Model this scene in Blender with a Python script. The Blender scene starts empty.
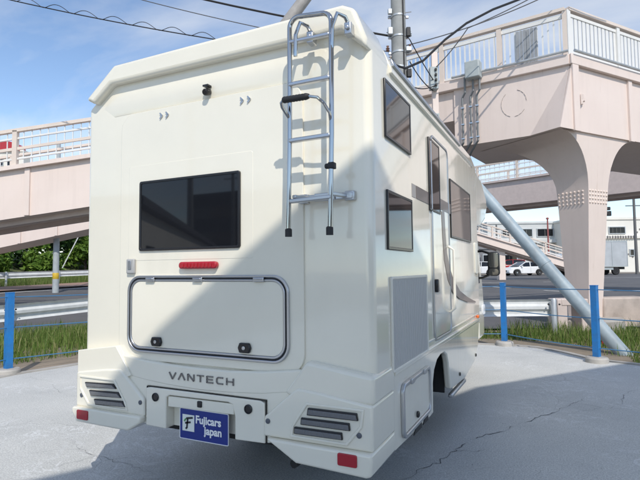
import bpy, bmesh, math, random
from mathutils import noise as mnoise
from mathutils import Vector, Matrix
R = math.radians
random.seed(7)
scene = bpy.context.scene
COL = scene.collection

# ------------------------------------------------------------------ camera
YAW, PITCH, ROLL = 0.4513, 0.0588, -0.0105
CAM = Vector((1.7932, -2.2094, 1.3628))
cd = bpy.data.cameras.new('camera'); cam = bpy.data.objects.new('camera', cd); COL.objects.link(cam)
cd.sensor_width = 36.0; cd.lens = 36.0 * 495.43 / 640.0; cd.clip_start = 0.05; cd.clip_end = 3000
_r = Vector((math.cos(YAW), math.sin(YAW), 0))
_f = Vector((-math.sin(YAW) * math.cos(PITCH), math.cos(YAW) * math.cos(PITCH), math.sin(PITCH)))
_u = _r.cross(_f)
_r2 = _r * math.cos(ROLL) + _u * math.sin(ROLL); _u2 = -_r * math.sin(ROLL) + _u * math.cos(ROLL)
cm = Matrix((( _r2.x, _u2.x, -_f.x, CAM.x), (_r2.y, _u2.y, -_f.y, CAM.y), (_r2.z, _u2.z, -_f.z, CAM.z), (0, 0, 0, 1)))
cam.matrix_world = cm
scene.camera = cam

# ------------------------------------------------------------------ sky, sun, exposure
SUN_AZ, SUN_EL = 38.0, 45.0        # degrees right of straight behind the camper, elevation
sdir = Vector((math.sin(R(SUN_AZ)) * math.cos(R(SUN_EL)), -math.cos(R(SUN_AZ)) * math.cos(R(SUN_EL)), math.sin(R(SUN_EL))))
world = bpy.data.worlds.new('World'); scene.world = world; world.use_nodes = True
wn, wl = world.node_tree.nodes, world.node_tree.links
wn.clear()
out = wn.new('ShaderNodeOutputWorld'); bg = wn.new('ShaderNodeBackground'); sky = wn.new('ShaderNodeTexSky')
sky.sky_type = 'NISHITA'; sky.sun_disc = False; sky.sun_elevation = R(SUN_EL)
sky.sun_rotation = math.atan2(sdir.x, sdir.y)
sky.air_density = 0.95; sky.dust_density = 0.15; sky.ozone_density = 1.6
geo = wn.new('ShaderNodeNewGeometry'); tc = wn.new('ShaderNodeTexCoord')
sep = wn.new('ShaderNodeSeparateXYZ'); wl.new(tc.outputs['Generated'], sep.inputs[0])
# cloud layer: project the view direction on a flat layer overhead
mx = wn.new('ShaderNodeMath'); mx.operation = 'MAXIMUM'; mx.inputs[1].default_value = 0.0; wl.new(sep.outputs['Z'], mx.inputs[0])
ad = wn.new('ShaderNodeMath'); ad.operation = 'ADD'; ad.inputs[1].default_value = 0.22; wl.new(mx.outputs[0], ad.inputs[0])
dv = wn.new('ShaderNodeVectorMath'); dv.operation = 'DIVIDE'; wl.new(tc.outputs['Generated'], dv.inputs[0])
cb = wn.new('ShaderNodeCombineXYZ')
for i in range(3): wl.new(ad.outputs[0], cb.inputs[i])
wl.new(cb.outputs[0], dv.inputs[1])
mp = wn.new('ShaderNodeMapping'); mp.inputs['Rotation'].default_value = (0, 0, R(33)); mp.inputs['Scale'].default_value = (0.85, 1.75, 1.0)
mp.inputs['Location'].default_value = (3.1, 0.35, 0)
wl.new(dv.outputs[0], mp.inputs[0])
nz = wn.new('ShaderNodeTexNoise'); nz.inputs['Scale'].default_value = 1.35; nz.inputs['Detail'].default_value = 8; nz.inputs['Roughness'].default_value = 0.52
nz.inputs['Distortion'].default_value = 0.35
wl.new(mp.outputs[0], nz.inputs['Vector'])
cr = wn.new('ShaderNodeValToRGB'); cr.color_ramp.elements[0].position = 0.43; cr.color_ramp.elements[1].position = 0.80
cr.color_ramp.elements[1].color = (0.85, 0.85, 0.85, 1)
wl.new(nz.outputs['Fac'], cr.inputs[0])
mixc = wn.new('ShaderNodeMixRGB'); mixc.inputs[2].default_value = (4.9, 4.95, 5.0, 1)
wl.new(cr.outputs[0], mixc.inputs[0]); wl.new(sky.outputs[0], mixc.inputs[1]); wl.new(mixc.outputs[0], bg.inputs[0])
bg.inputs[1].default_value = 0.15
wl.new(bg.outputs[0], out.inputs[0])
sl = bpy.data.lights.new('sun', 'SUN'); sl.energy = 2.65; sl.angle = R(0.53); sl.color = (1.0, 0.94, 0.85)
sun = bpy.data.objects.new('sun', sl); COL.objects.link(sun)
sun.rotation_euler = sdir.to_track_quat('Z', 'Y').to_euler(); sun.location = sdir * 60
vs = scene.view_settings
vs.view_transform = 'Standard'; vs.look = 'None'; vs.exposure = 0.38; vs.gamma = 1.0; vs.use_curve_mapping = False
scene.cycles.max_bounces = 8
scene.cycles.use_denoising = True

# ------------------------------------------------------------------ helpers
def T(X, D, z=0.0):
    """site frame (metres right of / in front of the photographer) -> world"""
    return Vector((CAM.x + math.cos(YAW) * X - math.sin(YAW) * D, CAM.y + math.sin(YAW) * X + math.cos(YAW) * D, z))
def site(x, y):
    dx, dy = x - CAM.x, y - CAM.y
    return (math.cos(YAW) * dx + math.sin(YAW) * dy, -math.sin(YAW) * dx + math.cos(YAW) * dy)
def gz(x, y):
    """height of the land: the streets climb gently away from the lot"""
    X, D = site(x, y); d = math.hypot(X, D); th = math.atan2(X, max(D, .01))
    if D < 0: return 0.0
    w = min(1, max(0, (0.05 - th) / 0.4)); w = w * w * (3 - 2 * w)
    k = 0.0105 + w * 0.021
    return min(k * max(0, d - 13.0), 0.5 + 0.5 * w)
def tg(X, D, dz=0.0):
    p = T(X, D); p.z = gz(p.x, p.y) + dz; return p

def setp(node, **kw):
    for k, v in kw.items(): node.inputs[k].default_value = v
MATS = {}
def mat(name, col, rough=0.5, metal=0.0, var=0.0, vscale=6.0, bump=0.0, bscale=40.0, coat=0.0, spec=0.5, col2=None, detail=6, emit=None, trans=0.0, sss=None, coords='Object'):
    if name in MATS: return MATS[name]
    m = bpy.data.materials.new(name); m.use_nodes = True; n, l = m.node_tree.nodes, m.node_tree.links
    b = n['Principled BSDF']; setp(b, **{'Base Color': (*col, 1), 'Roughness': rough, 'Metallic': metal, 'Coat Weight': coat, 'Coat Roughness': 0.05, 'Specular IOR Level': spec})
    if trans: setp(b, **{'Transmission Weight': trans})
    t = n.new('ShaderNodeTexCoord')
    if var or col2:
        nt = n.new('ShaderNodeTexNoise'); setp(nt, Scale=vscale, Detail=detail, Roughness=0.6); l.new(t.outputs[coords], nt.inputs['Vector'])
        c2 = col2 or tuple(max(0, c * (1 - var)) for c in col); c1 = col if col2 else tuple(min(1, c * (1 + var * .5)) for c in col)
        rp = n.new('ShaderNodeValToRGB'); rp.color_ramp.elements[0].position = 0.32; rp.color_ramp.elements[1].position = 0.68
        rp.color_ramp.elements[0].color = (*c2, 1); rp.color_ramp.elements[1].color = (*c1, 1)
        l.new(nt.outputs['Fac'], rp.inputs[0]); l.new(rp.outputs[0], b.inputs['Base Color'])
    if bump:
        nb = n.new('ShaderNodeTexNoise'); setp(nb, Scale=bscale, Detail=4.0); l.new(t.outputs[coords], nb.inputs['Vector'])
        bp = n.new('ShaderNodeBump'); setp(bp, Strength=bump, Distance=0.02); l.new(nb.outputs['Fac'], bp.inputs['Height']); l.new(bp.outputs[0], b.inputs['Normal'])
    MATS[name] = m; return m

class MB:
    def __init__(s): s.v = []; s.f = []
    def add(s, vs_, fs):
        o = len(s.v); s.v += [tuple(v) for v in vs_]; s.f += [tuple(i + o for i in f) for f in fs]; return s
    def box(s, c, d, rot=None):
        c = Vector(c); hx, hy, hz = (k / 2 for k in d)
        pts = [Vector((x, y, z)) for z in (-hz, hz) for y in (-hy, hy) for x in (-hx, hx)]
        if rot is not None: pts = [rot @ p for p in pts]
        return s.add([c + p for p in pts], [(0, 2, 3, 1), (4, 5, 7, 6), (0, 1, 5, 4), (2, 6, 7, 3), (0, 4, 6, 2), (1, 3, 7, 5)])
    def beam(s, p, q, w, h, up=(0, 0, 1)):
        """box from p to q (centre line), w sideways and h along up"""
        p, q = Vector(p), Vector(q); d = (q - p); L = d.length; d.normalize(); up = Vector(up)
        sd = d.cross(up); sd.normalize(); u2 = sd.cross(d)
        pts = []
        for e in (p, q):
            for a, b in ((-1, -1), (1, -1), (1, 1), (-1, 1)): pts.append(e + sd * (a * w / 2) + u2 * (b * h / 2))
        return s.add(pts, [(3, 2, 1, 0), (4, 5, 6, 7), (0, 1, 5, 4), (1, 2, 6, 5), (2, 3, 7, 6), (3, 0, 4, 7)])
    def prism(s, poly, fn, a, b):
        """2-D polygon extruded between a and b; fn(u, v, w) gives the 3-D point"""
        n = len(poly); va = [fn(u, v, a) for u, v in poly]; vb = [fn(u, v, b) for u, v in poly]
        return s.add(va + vb, [tuple(range(n)), tuple(range(2 * n - 1, n - 1, -1))] + [(i, i + n, (i + 1) % n + n, (i + 1) % n) for i in range(n)])
    def ring(s, outer, inner, fn, a, b):
        n = len(outer); V = [fn(u, v, w) for w in (a, b) for P in (outer, inner) for u, v in P]; F = []
        for i in range(n):
            j = (i + 1) % n
            F += [(i, j, n + j, n + i), (2 * n + i, 3 * n + i, 3 * n + j, 2 * n + j), (i, 2 * n + i, 2 * n + j, j), (n + i, n + j, 3 * n + j, 3 * n + i)]
        return s.add(V, F)
    def tube(s, path, rad, n=10, caps=True):
        path = [Vector(p) for p in path]; m = len(path); rad = rad if isinstance(rad, (list, tuple)) else [rad] * m
        t0 = (path[1] - path[0]).normalized(); ref = Vector((0, 0, 1)) if abs(t0.z) < .9 else Vector((1, 0, 0))
        nrm = t0.cross(ref).normalized(); V = []; pt = t0
        for i, p in enumerate(path):
            t = (path[min(i + 1, m - 1)] - path[max(i - 1, 0)]).normalized()
            q = pt.rotation_difference(t); nrm = (q @ nrm).normalized(); pt = t; bn = t.cross(nrm)
            for k in range(n):
                a = 2 * math.pi * k / n; V.append(p + (nrm * math.cos(a) + bn * math.sin(a)) * rad[i])
        F = [(i * n + k, i * n + (k + 1) % n, (i + 1) * n + (k + 1) % n, (i + 1) * n + k) for i in range(m - 1) for k in range(n)]
        if caps: F += [tuple(range(n - 1, -1, -1)), tuple((m - 1) * n + k for k in range(n))]
        return s.add(V, F)
    def lathe(s, prof, origin, axis, n=24):
        axis = Vector(axis).normalized(); origin = Vector(origin)
        ref = Vector((0, 0, 1)) if abs(axis.z) < .9 else Vector((1, 0, 0)); a1 = axis.cross(ref).normalized(); a2 = axis.cross(a1); V = []
        for r_, h in prof:
            for k in range(n):
                a = 2 * math.pi * k / n; V.append(origin + axis * h + (a1 * math.cos(a) + a2 * math.sin(a)) * r_)
        m = len(prof)
        F = [(i * n + k, i * n + (k + 1) % n, (i + 1) * n + (k + 1) % n, (i + 1) * n + k) for i in range(m - 1) for k in range(n)]
        F += [tuple(range(n - 1, -1, -1)), tuple((m - 1) * n + k for k in range(n))]
        return s.add(V, F)
    def mesh(s, name, m, smooth=35):
        me = bpy.data.meshes.new(name); me.from_pydata(s.v, [], s.f)
        bm = bmesh.new(); bm.from_mesh(me); bmesh.ops.recalc_face_normals(bm, faces=bm.faces[:]); bm.to_mesh(me); bm.free()
        if m: me.materials.append(m)
        if smooth:
            me.polygons.foreach_set('use_smooth', [True] * len(me.polygons)); me.set_sharp_from_angle(angle=R(smooth))
        return me
    def build(s, name, m, parent=None, bevel=0.0, seg=2, smooth=35):
        o = bpy.data.objects.new(name, s.mesh(name, m, smooth)); COL.objects.link(o); adopt(o, parent)
        if bevel:
            b = o.modifiers.new('bevel', 'BEVEL'); b.width = bevel; b.segments = seg; b.limit_method = 'ANGLE'; b.angle_limit = R(30); b.harden_normals = False
        return o
def adopt(o, parent):
    if parent is not None:
        o.parent = parent; o.matrix_parent_inverse = world_of(parent).inverted()
def world_of(o):
    m = o.matrix_basis.copy()
    if o.parent is not None: m = world_of(o.parent) @ o.matrix_parent_inverse @ m
    return m
def tag(o, label, cat=None, group=None, kind=None):
    if label: o['label'] = label
    if cat: o['category'] = cat
    if group: o['group'] = group
    if kind: o['kind'] = kind
    return o
def thing(name, label, cat, loc=(0, 0, 0), group=None):
    o = bpy.data.objects.new(name, None); o.empty_display_size = .2; COL.objects.link(o); o.location = loc
    return tag(o, label, cat, group)
def inst(name, me, parent, M):
    """an object that shares mesh data, placed by a world matrix"""
    o = bpy.data.objects.new(name, me); COL.objects.link(o); o.matrix_basis = M; adopt(o, parent); return o
def rrect(x0, x1, z0, z1, r_, n=6):
    P = []
    for cx, cz, a0 in ((x1 - r_, z1 - r_, 0), (x0 + r_, z1 - r_, 90), (x0 + r_, z0 + r_, 180), (x1 - r_, z0 + r_, 270)):
        for k in range(n + 1):
            a = R(a0 + 90 * k / n); P.append((cx + r_ * math.cos(a), cz + r_ * math.sin(a)))
    return P
def text_mesh(txt, size, depth, name, offset=0.0):
    cu = bpy.data.curves.new(name, 'FONT'); cu.body = txt; cu.size = size; cu.extrude = depth; cu.offset = offset; cu.align_x = 'LEFT'
    o = bpy.data.objects.new(name, cu); COL.objects.link(o)
    me = bpy.data.meshes.new_from_object(o.evaluated_get(bpy.context.evaluated_depsgraph_get()))
    bpy.data.objects.remove(o); bpy.data.curves.remove(cu); me.name = name; return me
def rot_to(d, up=(0, 0, 1)):
    """matrix whose x axis runs along d"""
    d = Vector(d).normalized(); up = Vector(up); y = up.cross(d).normalized(); z = d.cross(y)
    return Matrix(((d.x, y.x, z.x), (d.y, y.y, z.y), (d.z, y.z, z.z))).to_4x4()
rear = lambda u, v, w: (u, w, v)        # polygons seen from behind: (x, z), extruded along y
side = lambda u, v, w: (w, u, v)        # polygons seen from the right: (y, z), extruded along x
plan = lambda u, v, w: (u, v, w)

# ------------------------------------------------------------------ materials
def gel_mat():
    m = mat('gelcoat', (0.84, 0.795, 0.67), 0.22, var=0.045, vscale=1.3, coat=0.8)
    n, l = m.node_tree.nodes, m.node_tree.links; b = n['Principled BSDF']
    t = n.new('ShaderNodeTexCoord'); nb = n.new('ShaderNodeTexNoise'); setp(nb, Scale=3.2, Detail=3.0)
    l.new(t.outputs['Object'], nb.inputs['Vector'])
    bp = n.new('ShaderNodeBump'); setp(bp, Strength=0.03, Distance=0.03); l.new(nb.outputs['Fac'], bp.inputs['Height'])
    l.new(bp.outputs[0], b.inputs['Normal']); l.new(bp.outputs[0], b.inputs['Coat Normal'])
    # faint road film and water runs
    mpg = n.new('ShaderNodeMapping'); mpg.inputs['Scale'].default_value = (9, 9, .7); l.new(t.outputs['Object'], mpg.inputs[0])
    nr = n.new('ShaderNodeTexNoise'); setp(nr, Scale=2.0, Detail=6.0); l.new(mpg.outputs[0], nr.inputs['Vector'])
    rr = n.new('ShaderNodeMapRange'); setp(rr, **{'From Min': .35, 'From Max': .75, 'To Min': .12, 'To Max': .22}); l.new(nr.outputs['Fac'], rr.inputs[0]); l.new(rr.outputs[0], b.inputs['Roughness'])
    return m
GEL = gel_mat()
PLAST = mat('white_plastic', (0.82, 0.79, 0.70), 0.3, var=0.03, vscale=3, coat=0.2)
CHROME = mat('chrome', (0.46, 0.455, 0.45), 0.07, 1.0)
STEEL = mat('brushed_steel', (0.55, 0.56, 0.58), 0.32, 1.0)
BLACK = mat('black_rubber', (0.018, 0.018, 0.02), 0.55, var=0.3)
BLACKG = mat('black_gloss_plastic', (0.015, 0.015, 0.017), 0.25)
GLASS = mat('smoked_glass', (0.010, 0.011, 0.014), 0.03, spec=0.4)
BRONZE = mat('bronze_tinted_glass', (0.045, 0.034, 0.032), 0.04, spec=0.7)
RED = mat('red_lens', (0.40, 0.006, 0.02), 0.25, coat=0.5)
ORANGE = mat('orange_lens', (0.8, 0.16, 0.02), 0.25, coat=0.5)
def lamp_mat():
    m = mat('smoked_lamp_lens', (0.15, 0.15, 0.155), 0.2, coat=0.7)
    n, l = m.node_tree.nodes, m.node_tree.links; b = n['Principled BSDF']
    t = n.new('ShaderNodeTexCoord'); w = n.new('ShaderNodeTexWave'); w.wave_type = 'BANDS'; w.bands_direction = 'X'; setp(w, Scale=26.0); l.new(t.outputs['Object'], w.inputs['Vector'])
    bp = n.new('ShaderNodeBump'); setp(bp, Strength=.5, Distance=.004); l.new(w.outputs['Fac'], bp.inputs['Height']); l.new(bp.outputs[0], b.inputs['Normal']); return m
LAMP = lamp_mat()
BLUEP = mat('plate_blue', (0.012, 0.03, 0.22), 0.35)
WHITE = mat('white_print', (0.85, 0.85, 0.85), 0.45)
INK = mat('black_print', (0.02, 0.022, 0.03), 0.45)
GREENP = mat('green_print', (0.10, 0.30, 0.10), 0.45)
def vent_mat():
    m = mat('perforated_vent', (0.56, 0.555, 0.54), 0.5)
    n, l = m.node_tree.nodes, m.node_tree.links; b = n['Principled BSDF']
    t = n.new('ShaderNodeTexCoord'); w = n.new('ShaderNodeTexWave'); w.wave_type = 'BANDS'; w.bands_direction = 'Y'
    setp(w, Scale=22.0, Distortion=0.0); l.new(t.outputs['Object'], w.inputs['Vector'])
    bp = n.new('ShaderNodeBump'); setp(bp, Strength=.15, Distance=.003); l.new(w.outputs['Fac'], bp.inputs['Height']); l.new(bp.outputs[0], b.inputs['Normal']); return m
VENT = vent_mat()
DECAL = mat('brown_decal', (0.17, 0.135, 0.125), 0.35, var=.2, vscale=3, coat=.3)
DECALG = mat('silver_decal', (0.40, 0.37, 0.35), 0.35, coat=.3)
CHASSIS = mat('chassis_black', (0.015, 0.015, 0.016), 0.7, var=.4)
TYRE = mat('tyre_rubber', (0.02, 0.02, 0.021), 0.85, bump=.2)

# ------------------------------------------------------------------ ground and streets
def drape(name, P, nu, nv, m, dz, label=None, cat=None, kind='structure', parent=None):
    """grid over the quad P (4 world xy corners) laid on the land"""
    V = []; F = []
    for i in range(nu + 1):
        for j in range(nv + 1):
            u, v = i / nu, j / nv
            x = (P[0][0] * (1 - u) + P[1][0] * u) * (1 - v) + (P[3][0] * (1 - u) + P[2][0] * u) * v
            y = (P[0][1] * (1 - u) + P[1][1] * u) * (1 - v) + (P[3][1] * (1 - u) + P[2][1] * u) * v
            V.append((x, y, gz(x, y) + dz))
    for i in range(nu):
        for j in range(nv):
            a = i * (nv + 1) + j; F.append((a, a + nv + 1, a + nv + 2, a + 1))
    mb = MB(); mb.add(V, F); o = mb.build(name, m, parent)
    return tag(o, label, cat, kind=kind)
SOIL = mat('trodden_soil', (0.27, 0.22, 0.165), 0.95, col2=(0.17, 0.145, 0.11), vscale=1.6, bump=.5, bscale=14)
ASPH = mat('street_asphalt', (0.12, 0.118, 0.12), 0.85, col2=(0.085, 0.084, 0.088), vscale=.6, bump=.25, bscale=60)
BRICKW = mat('reddish_pavement', (0.33, 0.20, 0.15), 0.9, col2=(0.26, 0.19, 0.16), vscale=.5)
PAINT = mat('road_paint', (0.72, 0.72, 0.70), 0.7, var=.25, vscale=3)
CONC = mat('concrete', (0.42, 0.40, 0.37), 0.85, var=.25, vscale=2.2, bump=.25, bscale=18)
def lot_mat():
    m = bpy.data.materials.new('painted_lot'); m.use_nodes = True; n, l = m.node_tree.nodes, m.node_tree.links; b = n['Principled BSDF']
    t = n.new('ShaderNodeTexCoord')
    def noise(s, d, r_=.6, dist=0, sc=None):
        q = n.new('ShaderNodeTexNoise'); setp(q, Scale=s, Detail=d, Roughness=r_, Distortion=dist)
        if sc:
            mm = n.new('ShaderNodeMapping'); mm.inputs['Scale'].default_value = sc; l.new(t.outputs['Object'], mm.inputs[0]); l.new(mm.outputs[0], q.inputs['Vector'])
        else: l.new(t.outputs['Object'], q.inputs['Vector'])
        return q.outputs['Fac']
    def ramp(fac, p0, c0, p1, c1):
        q = n.new('ShaderNodeValToRGB'); q.color_ramp.elements[0].position = p0; q.color_ramp.elements[1].position = p1
        q.color_ramp.elements[0].color = (*c0, 1); q.color_ramp.elements[1].color = (*c1, 1); l.new(fac, q.inputs[0]); return q.outputs[0]
    def mixm(fac, a, c, typ='MIX'):
        q = n.new('ShaderNodeMixRGB'); q.blend_type = typ
        if isinstance(fac, float): q.inputs[0].default_value = fac
        else: l.new(fac, q.inputs[0])
        l.new(a, q.inputs[1])
        if isinstance(c, tuple): q.inputs[2].default_value = (*c, 1)
        else: l.new(c, q.inputs[2])
        return q.outputs[0]
    base = ramp(noise(1.1, 6), .3, (0.585, 0.595, 0.575), .7, (0.685, 0.69, 0.66))
    speck = ramp(noise(95, 2, .7), .40, (.62, .62, .64), .60, (1, 1, 1))
    c = mixm(.75, base, speck, 'MULTIPLY')
    # pale scuffs where the top coat has rubbed thin, and darker stains
    sc = n.new('ShaderNodeMath'); sc.operation = 'MULTIPLY'
    l.new(ramp(noise(2.6, 7, .65, .8), .56, (0, 0, 0), .72, (.6, .6, .6)), sc.inputs[0]); l.new(ramp(noise(.55, 3), .48, (0, 0, 0), .6, (1, 1, 1)), sc.inputs[1])
    c = mixm(sc.outputs[0], c, (.66, .68, .69))
    st = n.new('ShaderNodeMath'); st.operation = 'MULTIPLY'; st.inputs[1].default_value = .30
    l.new(ramp(noise(.9, 6, .7, .5), .55, (0, 0, 0), .75, (1, 1, 1)), st.inputs[0])
    c = mixm(st.outputs[0], c, (.21, .22, .24))
    # scribbled pale scuffs, thin and branching
    wv_ = n.new('ShaderNodeMath'); wv_.operation = 'ABSOLUTE'; sb0 = n.new('ShaderNodeMath'); sb0.operation = 'SUBTRACT'; sb0.inputs[1].default_value = .5
    l.new(noise(3.4, 5, .62, 1.3), sb0.inputs[0]); l.new(sb0.outputs[0], wv_.inputs[0])
    sc2 = n.new('ShaderNodeMath'); sc2.operation = 'MULTIPLY'
    l.new(ramp(wv_.outputs[0], .004, (.75, .75, .75), .022, (0, 0, 0)), sc2.inputs[0]); l.new(ramp(noise(.8, 4), .49, (0, 0, 0), .58, (1, 1, 1)), sc2.inputs[1])
    c = mixm(sc2.outputs[0], c, (.70, .71, .71))
    # hairline cracks
    ve = n.new('ShaderNodeTexVoronoi'); ve.feature = 'DISTANCE_TO_EDGE'; setp(ve, Scale=1.15)
    nd = n.new('ShaderNodeTexNoise'); setp(nd, Scale=5.0, Detail=6.0); l.new(t.outputs['Object'], nd.inputs['Vector'])
    mxv = n.new('ShaderNodeMixRGB'); mxv.blend_type = 'ADD'; mxv.inputs[0].default_value = .16; l.new(t.outputs['Object'], mxv.inputs[1]); l.new(nd.outputs['Color'], mxv.inputs[2]); l.new(mxv.outputs[0], ve.inputs['Vector'])
    hc = n.new('ShaderNodeMath'); hc.operation = 'MULTIPLY'
    l.new(ramp(ve.outputs['Distance'], .002, (.34, .34, .34), .007, (0, 0, 0)), hc.inputs[0]); l.new(ramp(noise(.7, 4, .6), .50, (0, 0, 0), .60, (1, 1, 1)), hc.inputs[1])
    c = mixm(hc.outputs[0], c, (.13, .135, .14))
    # coarse aggregate showing through, fine dark pits
    ag = n.new('ShaderNodeTexVoronoi'); setp(ag, Scale=130.0); l.new(t.outputs['Object'], ag.inputs['Vector'])
    c = mixm(.30, c, ramp(ag.outputs['Color'], .1, (.55, .55, .56), .8, (1, 1, 1)), 'MULTIPLY')
    vv = n.new('ShaderNodeTexVoronoi'); setp(vv, Scale=7.0); l.new(t.outputs['Object'], vv.inputs['Vector'])
    c = mixm(ramp(vv.outputs['Distance'], .02, (1, 1, 1), .05, (0, 0, 0)), c, (.14, .14, .15))
    l.new(c, b.inputs['Base Color']); b.inputs['Roughness'].default_value = .72; b.inputs['Specular IOR Level'].default_value = .3
    bp = n.new('ShaderNodeBump'); setp(bp, Strength=.45, Distance=.006); l.new(noise(70, 5, .7), bp.inputs['Height']); l.new(bp.outputs[0], b.inputs['Normal'])
    return m
LOT = lot_mat()

# the land itself, one sheet out to the horizon
V = [(CAM.x, CAM.y, -.05)]; F = []; rings = [3, 6, 9, 12, 14, 17, 20, 24, 28, 33, 40, 50, 65, 90, 140, 240, 500, 1100, 2200]; NS = 96
for rr_ in rings:
    for k in range(NS):
        a = 2 * math.pi * k / NS; x, y = CAM.x + rr_ * math.cos(a), CAM.y + rr_ * math.sin(a); V.append((x, y, gz(x, y) - .05))
for k in range(NS): F.append((0, 1 + k, 1 + (k + 1) % NS))
for i in range(len(rings) - 1):
    for k in range(NS):
        a, b_ = 1 + i * NS, 1 + (i + 1) * NS; F.append((a + k, b_ + k, b_ + (k + 1) % NS, a + (k + 1) % NS))
mb = MB(); mb.add(V, F); tag(mb.build('ground', SOIL), 'bare trodden earth beyond the edge of the painted lot', kind='structure')

# painted lot: outline runs round the street corner
LOTP = [(-3.6, -14), (-4.35, -3), (-4.72, .5), (-4.78, 2.05), (-4.62, 2.8), (-4.35, 3.9), (-3.7, 5.2), (-2.4, 6.3), (-.8, 6.85), (.45, 6.97), (.95, 7.06), (1.35, 6.98),
        (1.75, 6.62), (2.12, 6.14), (2.42, 5.98), (2.75, 5.86), (4.2, 5.5), (9.5, 4.6), (16, 4.2), (16, -14)]
mb = MB(); mb.prism(LOTP, plan, -.12, 0.0); lot = tag(mb.build('parking_lot', LOT, smooth=0), 'pale blue grey painted lot with worn patches and cracks', kind='structure')
# concrete edging outside the lot edge
def edge_strip(name, pts, wdt, z0, z1, m, parent):
    V = []; F = []
    for i, p in enumerate(pts):
        a, b_ = Vector(pts[max(i - 1, 0)]), Vector(pts[min(i + 1, len(pts) - 1)]); t = (b_ - a).normalized(); nn = Vector((-t.y, t.x))
        q = Vector(p) + nn * .004; q2 = Vector(p) + nn * wdt
        V += [(q.x, q.y, z0), (q.x, q.y, z1), (q2.x, q2.y, z1), (q2.x, q2.y, z0)]
    for i in range(len(pts) - 1):
        for k in range(4): F.append((i * 4 + k, i * 4 + (k + 1) % 4, i * 4 + 4 + (k + 1) % 4, i * 4 + 4 + k))
    F += [(0, 1, 2, 3), tuple(len(V) - 4 + k for k in (3, 2, 1, 0))]
    mb = MB(); mb.add(V, F); return mb.build(name, m, parent)
tag(edge_strip('kerb', LOTP[2:17], .10, -.1, .018, CONC, None), 'low concrete edging round the painted lot', kind='structure')
# streets
LX = lambda x, y: (x, y)
drape('left_street', [(-9.6, -40), (-9.6, 140), (-21.5, 140), (-21.5, -40)], 120, 12, ASPH, -.012, 'asphalt street running past the left side of the lot')
rd = Vector((.9, .436)); rn = Vector((-.436, .9)); r0 = Vector((.3, 8.38))
def RR(s, t): q = r0 + rd * s + rn * t; return (q.x, q.y)
drape('cross_street', [RR(-60, 1.0), RR(110, 1.0), RR(110, 47), RR(-60, 47)], 110, 40, ASPH, -.006, 'wide asphalt street crossing behind the footbridge pier')
drape('far_pavement', [(-21.6, -40), (-21.6, 60), (-24.6, 60), (-24.6, -40)], 70, 4, BRICKW, .06, 'reddish pavement across the left street')
drape('pavement', [RR(-20, 47), RR(110, 47), RR(110, 51), RR(-20, 51)], 60, 3, mat('light_pavement', (.33, .31, .29), .9, var=.2), .10, 'light pavement on the far side of the cross street')
# painted lines: dashes as single parts
def dash(X0, D0, X1, D1, w_, parent, name='lane_dash'):
    a, b_ = T(X0, D0), T(X1, D1); d = (b_ - a); d.z = 0; nn = Vector((-d.y, d.x, 0)).normalized() * w_ / 2
    V = []
    N = 6
    for i in range(N + 1):
        p = a + d * (i / N)
        for s_ in (-1, 1): q = p + nn * s_; V.append((q.x, q.y, gz(q.x, q.y) + .006))
    mb = MB(); mb.add(V, [(2 * i, 2 * i + 1, 2 * i + 3, 2 * i + 2) for i in range(N)])
    o = mb.build(name, PAINT, parent); return o
cs = bpy.data.objects['cross_street']
for (a, b_) in ((-.75, -.42), (-.16, .17), (.44, .77), (1.02, 1.3), (-1.3, -1.0)):
    X0, D0, X1, D1 = 12.9 + (10.3 - 12.9) * (1 - a), 20 + 9.8 * (1 - a), 12.9 + (10.3 - 12.9) * (1 - b_), 20 + 9.8 * (1 - b_)
    dash(X0, D0, X1, D1, .2, cs)
for D_ in (36, 43):
    for k in range(5): dash(9 + 7 * k, D_ - k * .3, 13.2 + 7 * k, D_ - .2 - k * .3, .22, cs)
dash(13.0, 24.5, 30, 22.0, .3, cs, 'edge_line')
ls = bpy.data.objects['left_street']
for k in range(10): o = dash(*site(-15.4, 1 + k * 6), *site(-15.4, 4 + k * 6), .18, ls)
dash(*site(-20.8, -10), *site(-20.8, 40), .16, ls, 'edge_line')
# cracks in the lot
CRACK = mat('crack_dark', (0.12, 0.123, 0.13), 0.95)
def crack(pts, wmax, parent=None):
    P = []; rnd = random.Random(int(pts[0][0] * 1000))
    for i in range(len(pts) - 1):
        a, b_ = Vector(pts[i]), Vector(pts[i + 1]); n_ = max(3, int((b_ - a).length / .045))
        for k in range(n_):
            q = a.lerp(b_, k / n_); P.append(q + Vector((rnd.uniform(-.022, .022), rnd.uniform(-.022, .022))))
    P.append(Vector(pts[-1])); V = []; N = len(P)
    for i, p in enumerate(P):
        t = (P[min(i + 1, N - 1)] - P[max(i - 1, 0)]).normalized(); nn = Vector((-t.y, t.x)); w_ = wmax * (.25 + .75 * math.sin(math.pi * i / (N - 1))) * (rnd.uniform(.25, 1.0) if mnoise.noise(Vector((p.x * 6, p.y * 6, 2))) > -.22 else .06)
        V += [(*(p + nn * w_ / 2), .003), (*(p - nn * w_ / 2), .003)]
    mb = MB(); mb.add(V, [(2 * i, 2 * i + 1, 2 * i + 3, 2 * i + 2) for i in range(N - 1)]); mb.build('crack', CRACK, lot)
crack([(.62, .72), (.83, 1.0), (.98, 1.36), (1.03, 1.62), (1.10, 1.91), (1.29, 2.2), (1.57, 2.79), (1.74, 3.1), (1.97, 3.69)], .012)
crack([(1.03, 1.62), (1.16, 1.66), (1.24, 1.74)], .007)
crack([(2.15, 3.3), (2.3, 3.62), (2.33, 3.95), (2.5, 4.3)], .006)
crack([(-3.9, 1.9), (-3.3, 1.6), (-2.7, 1.55), (-2.2, 1.25)], .004)
crack([(-1.9, .62), (-1.5, .45), (-.9, .4), (-.3, .3)], .004)
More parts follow.
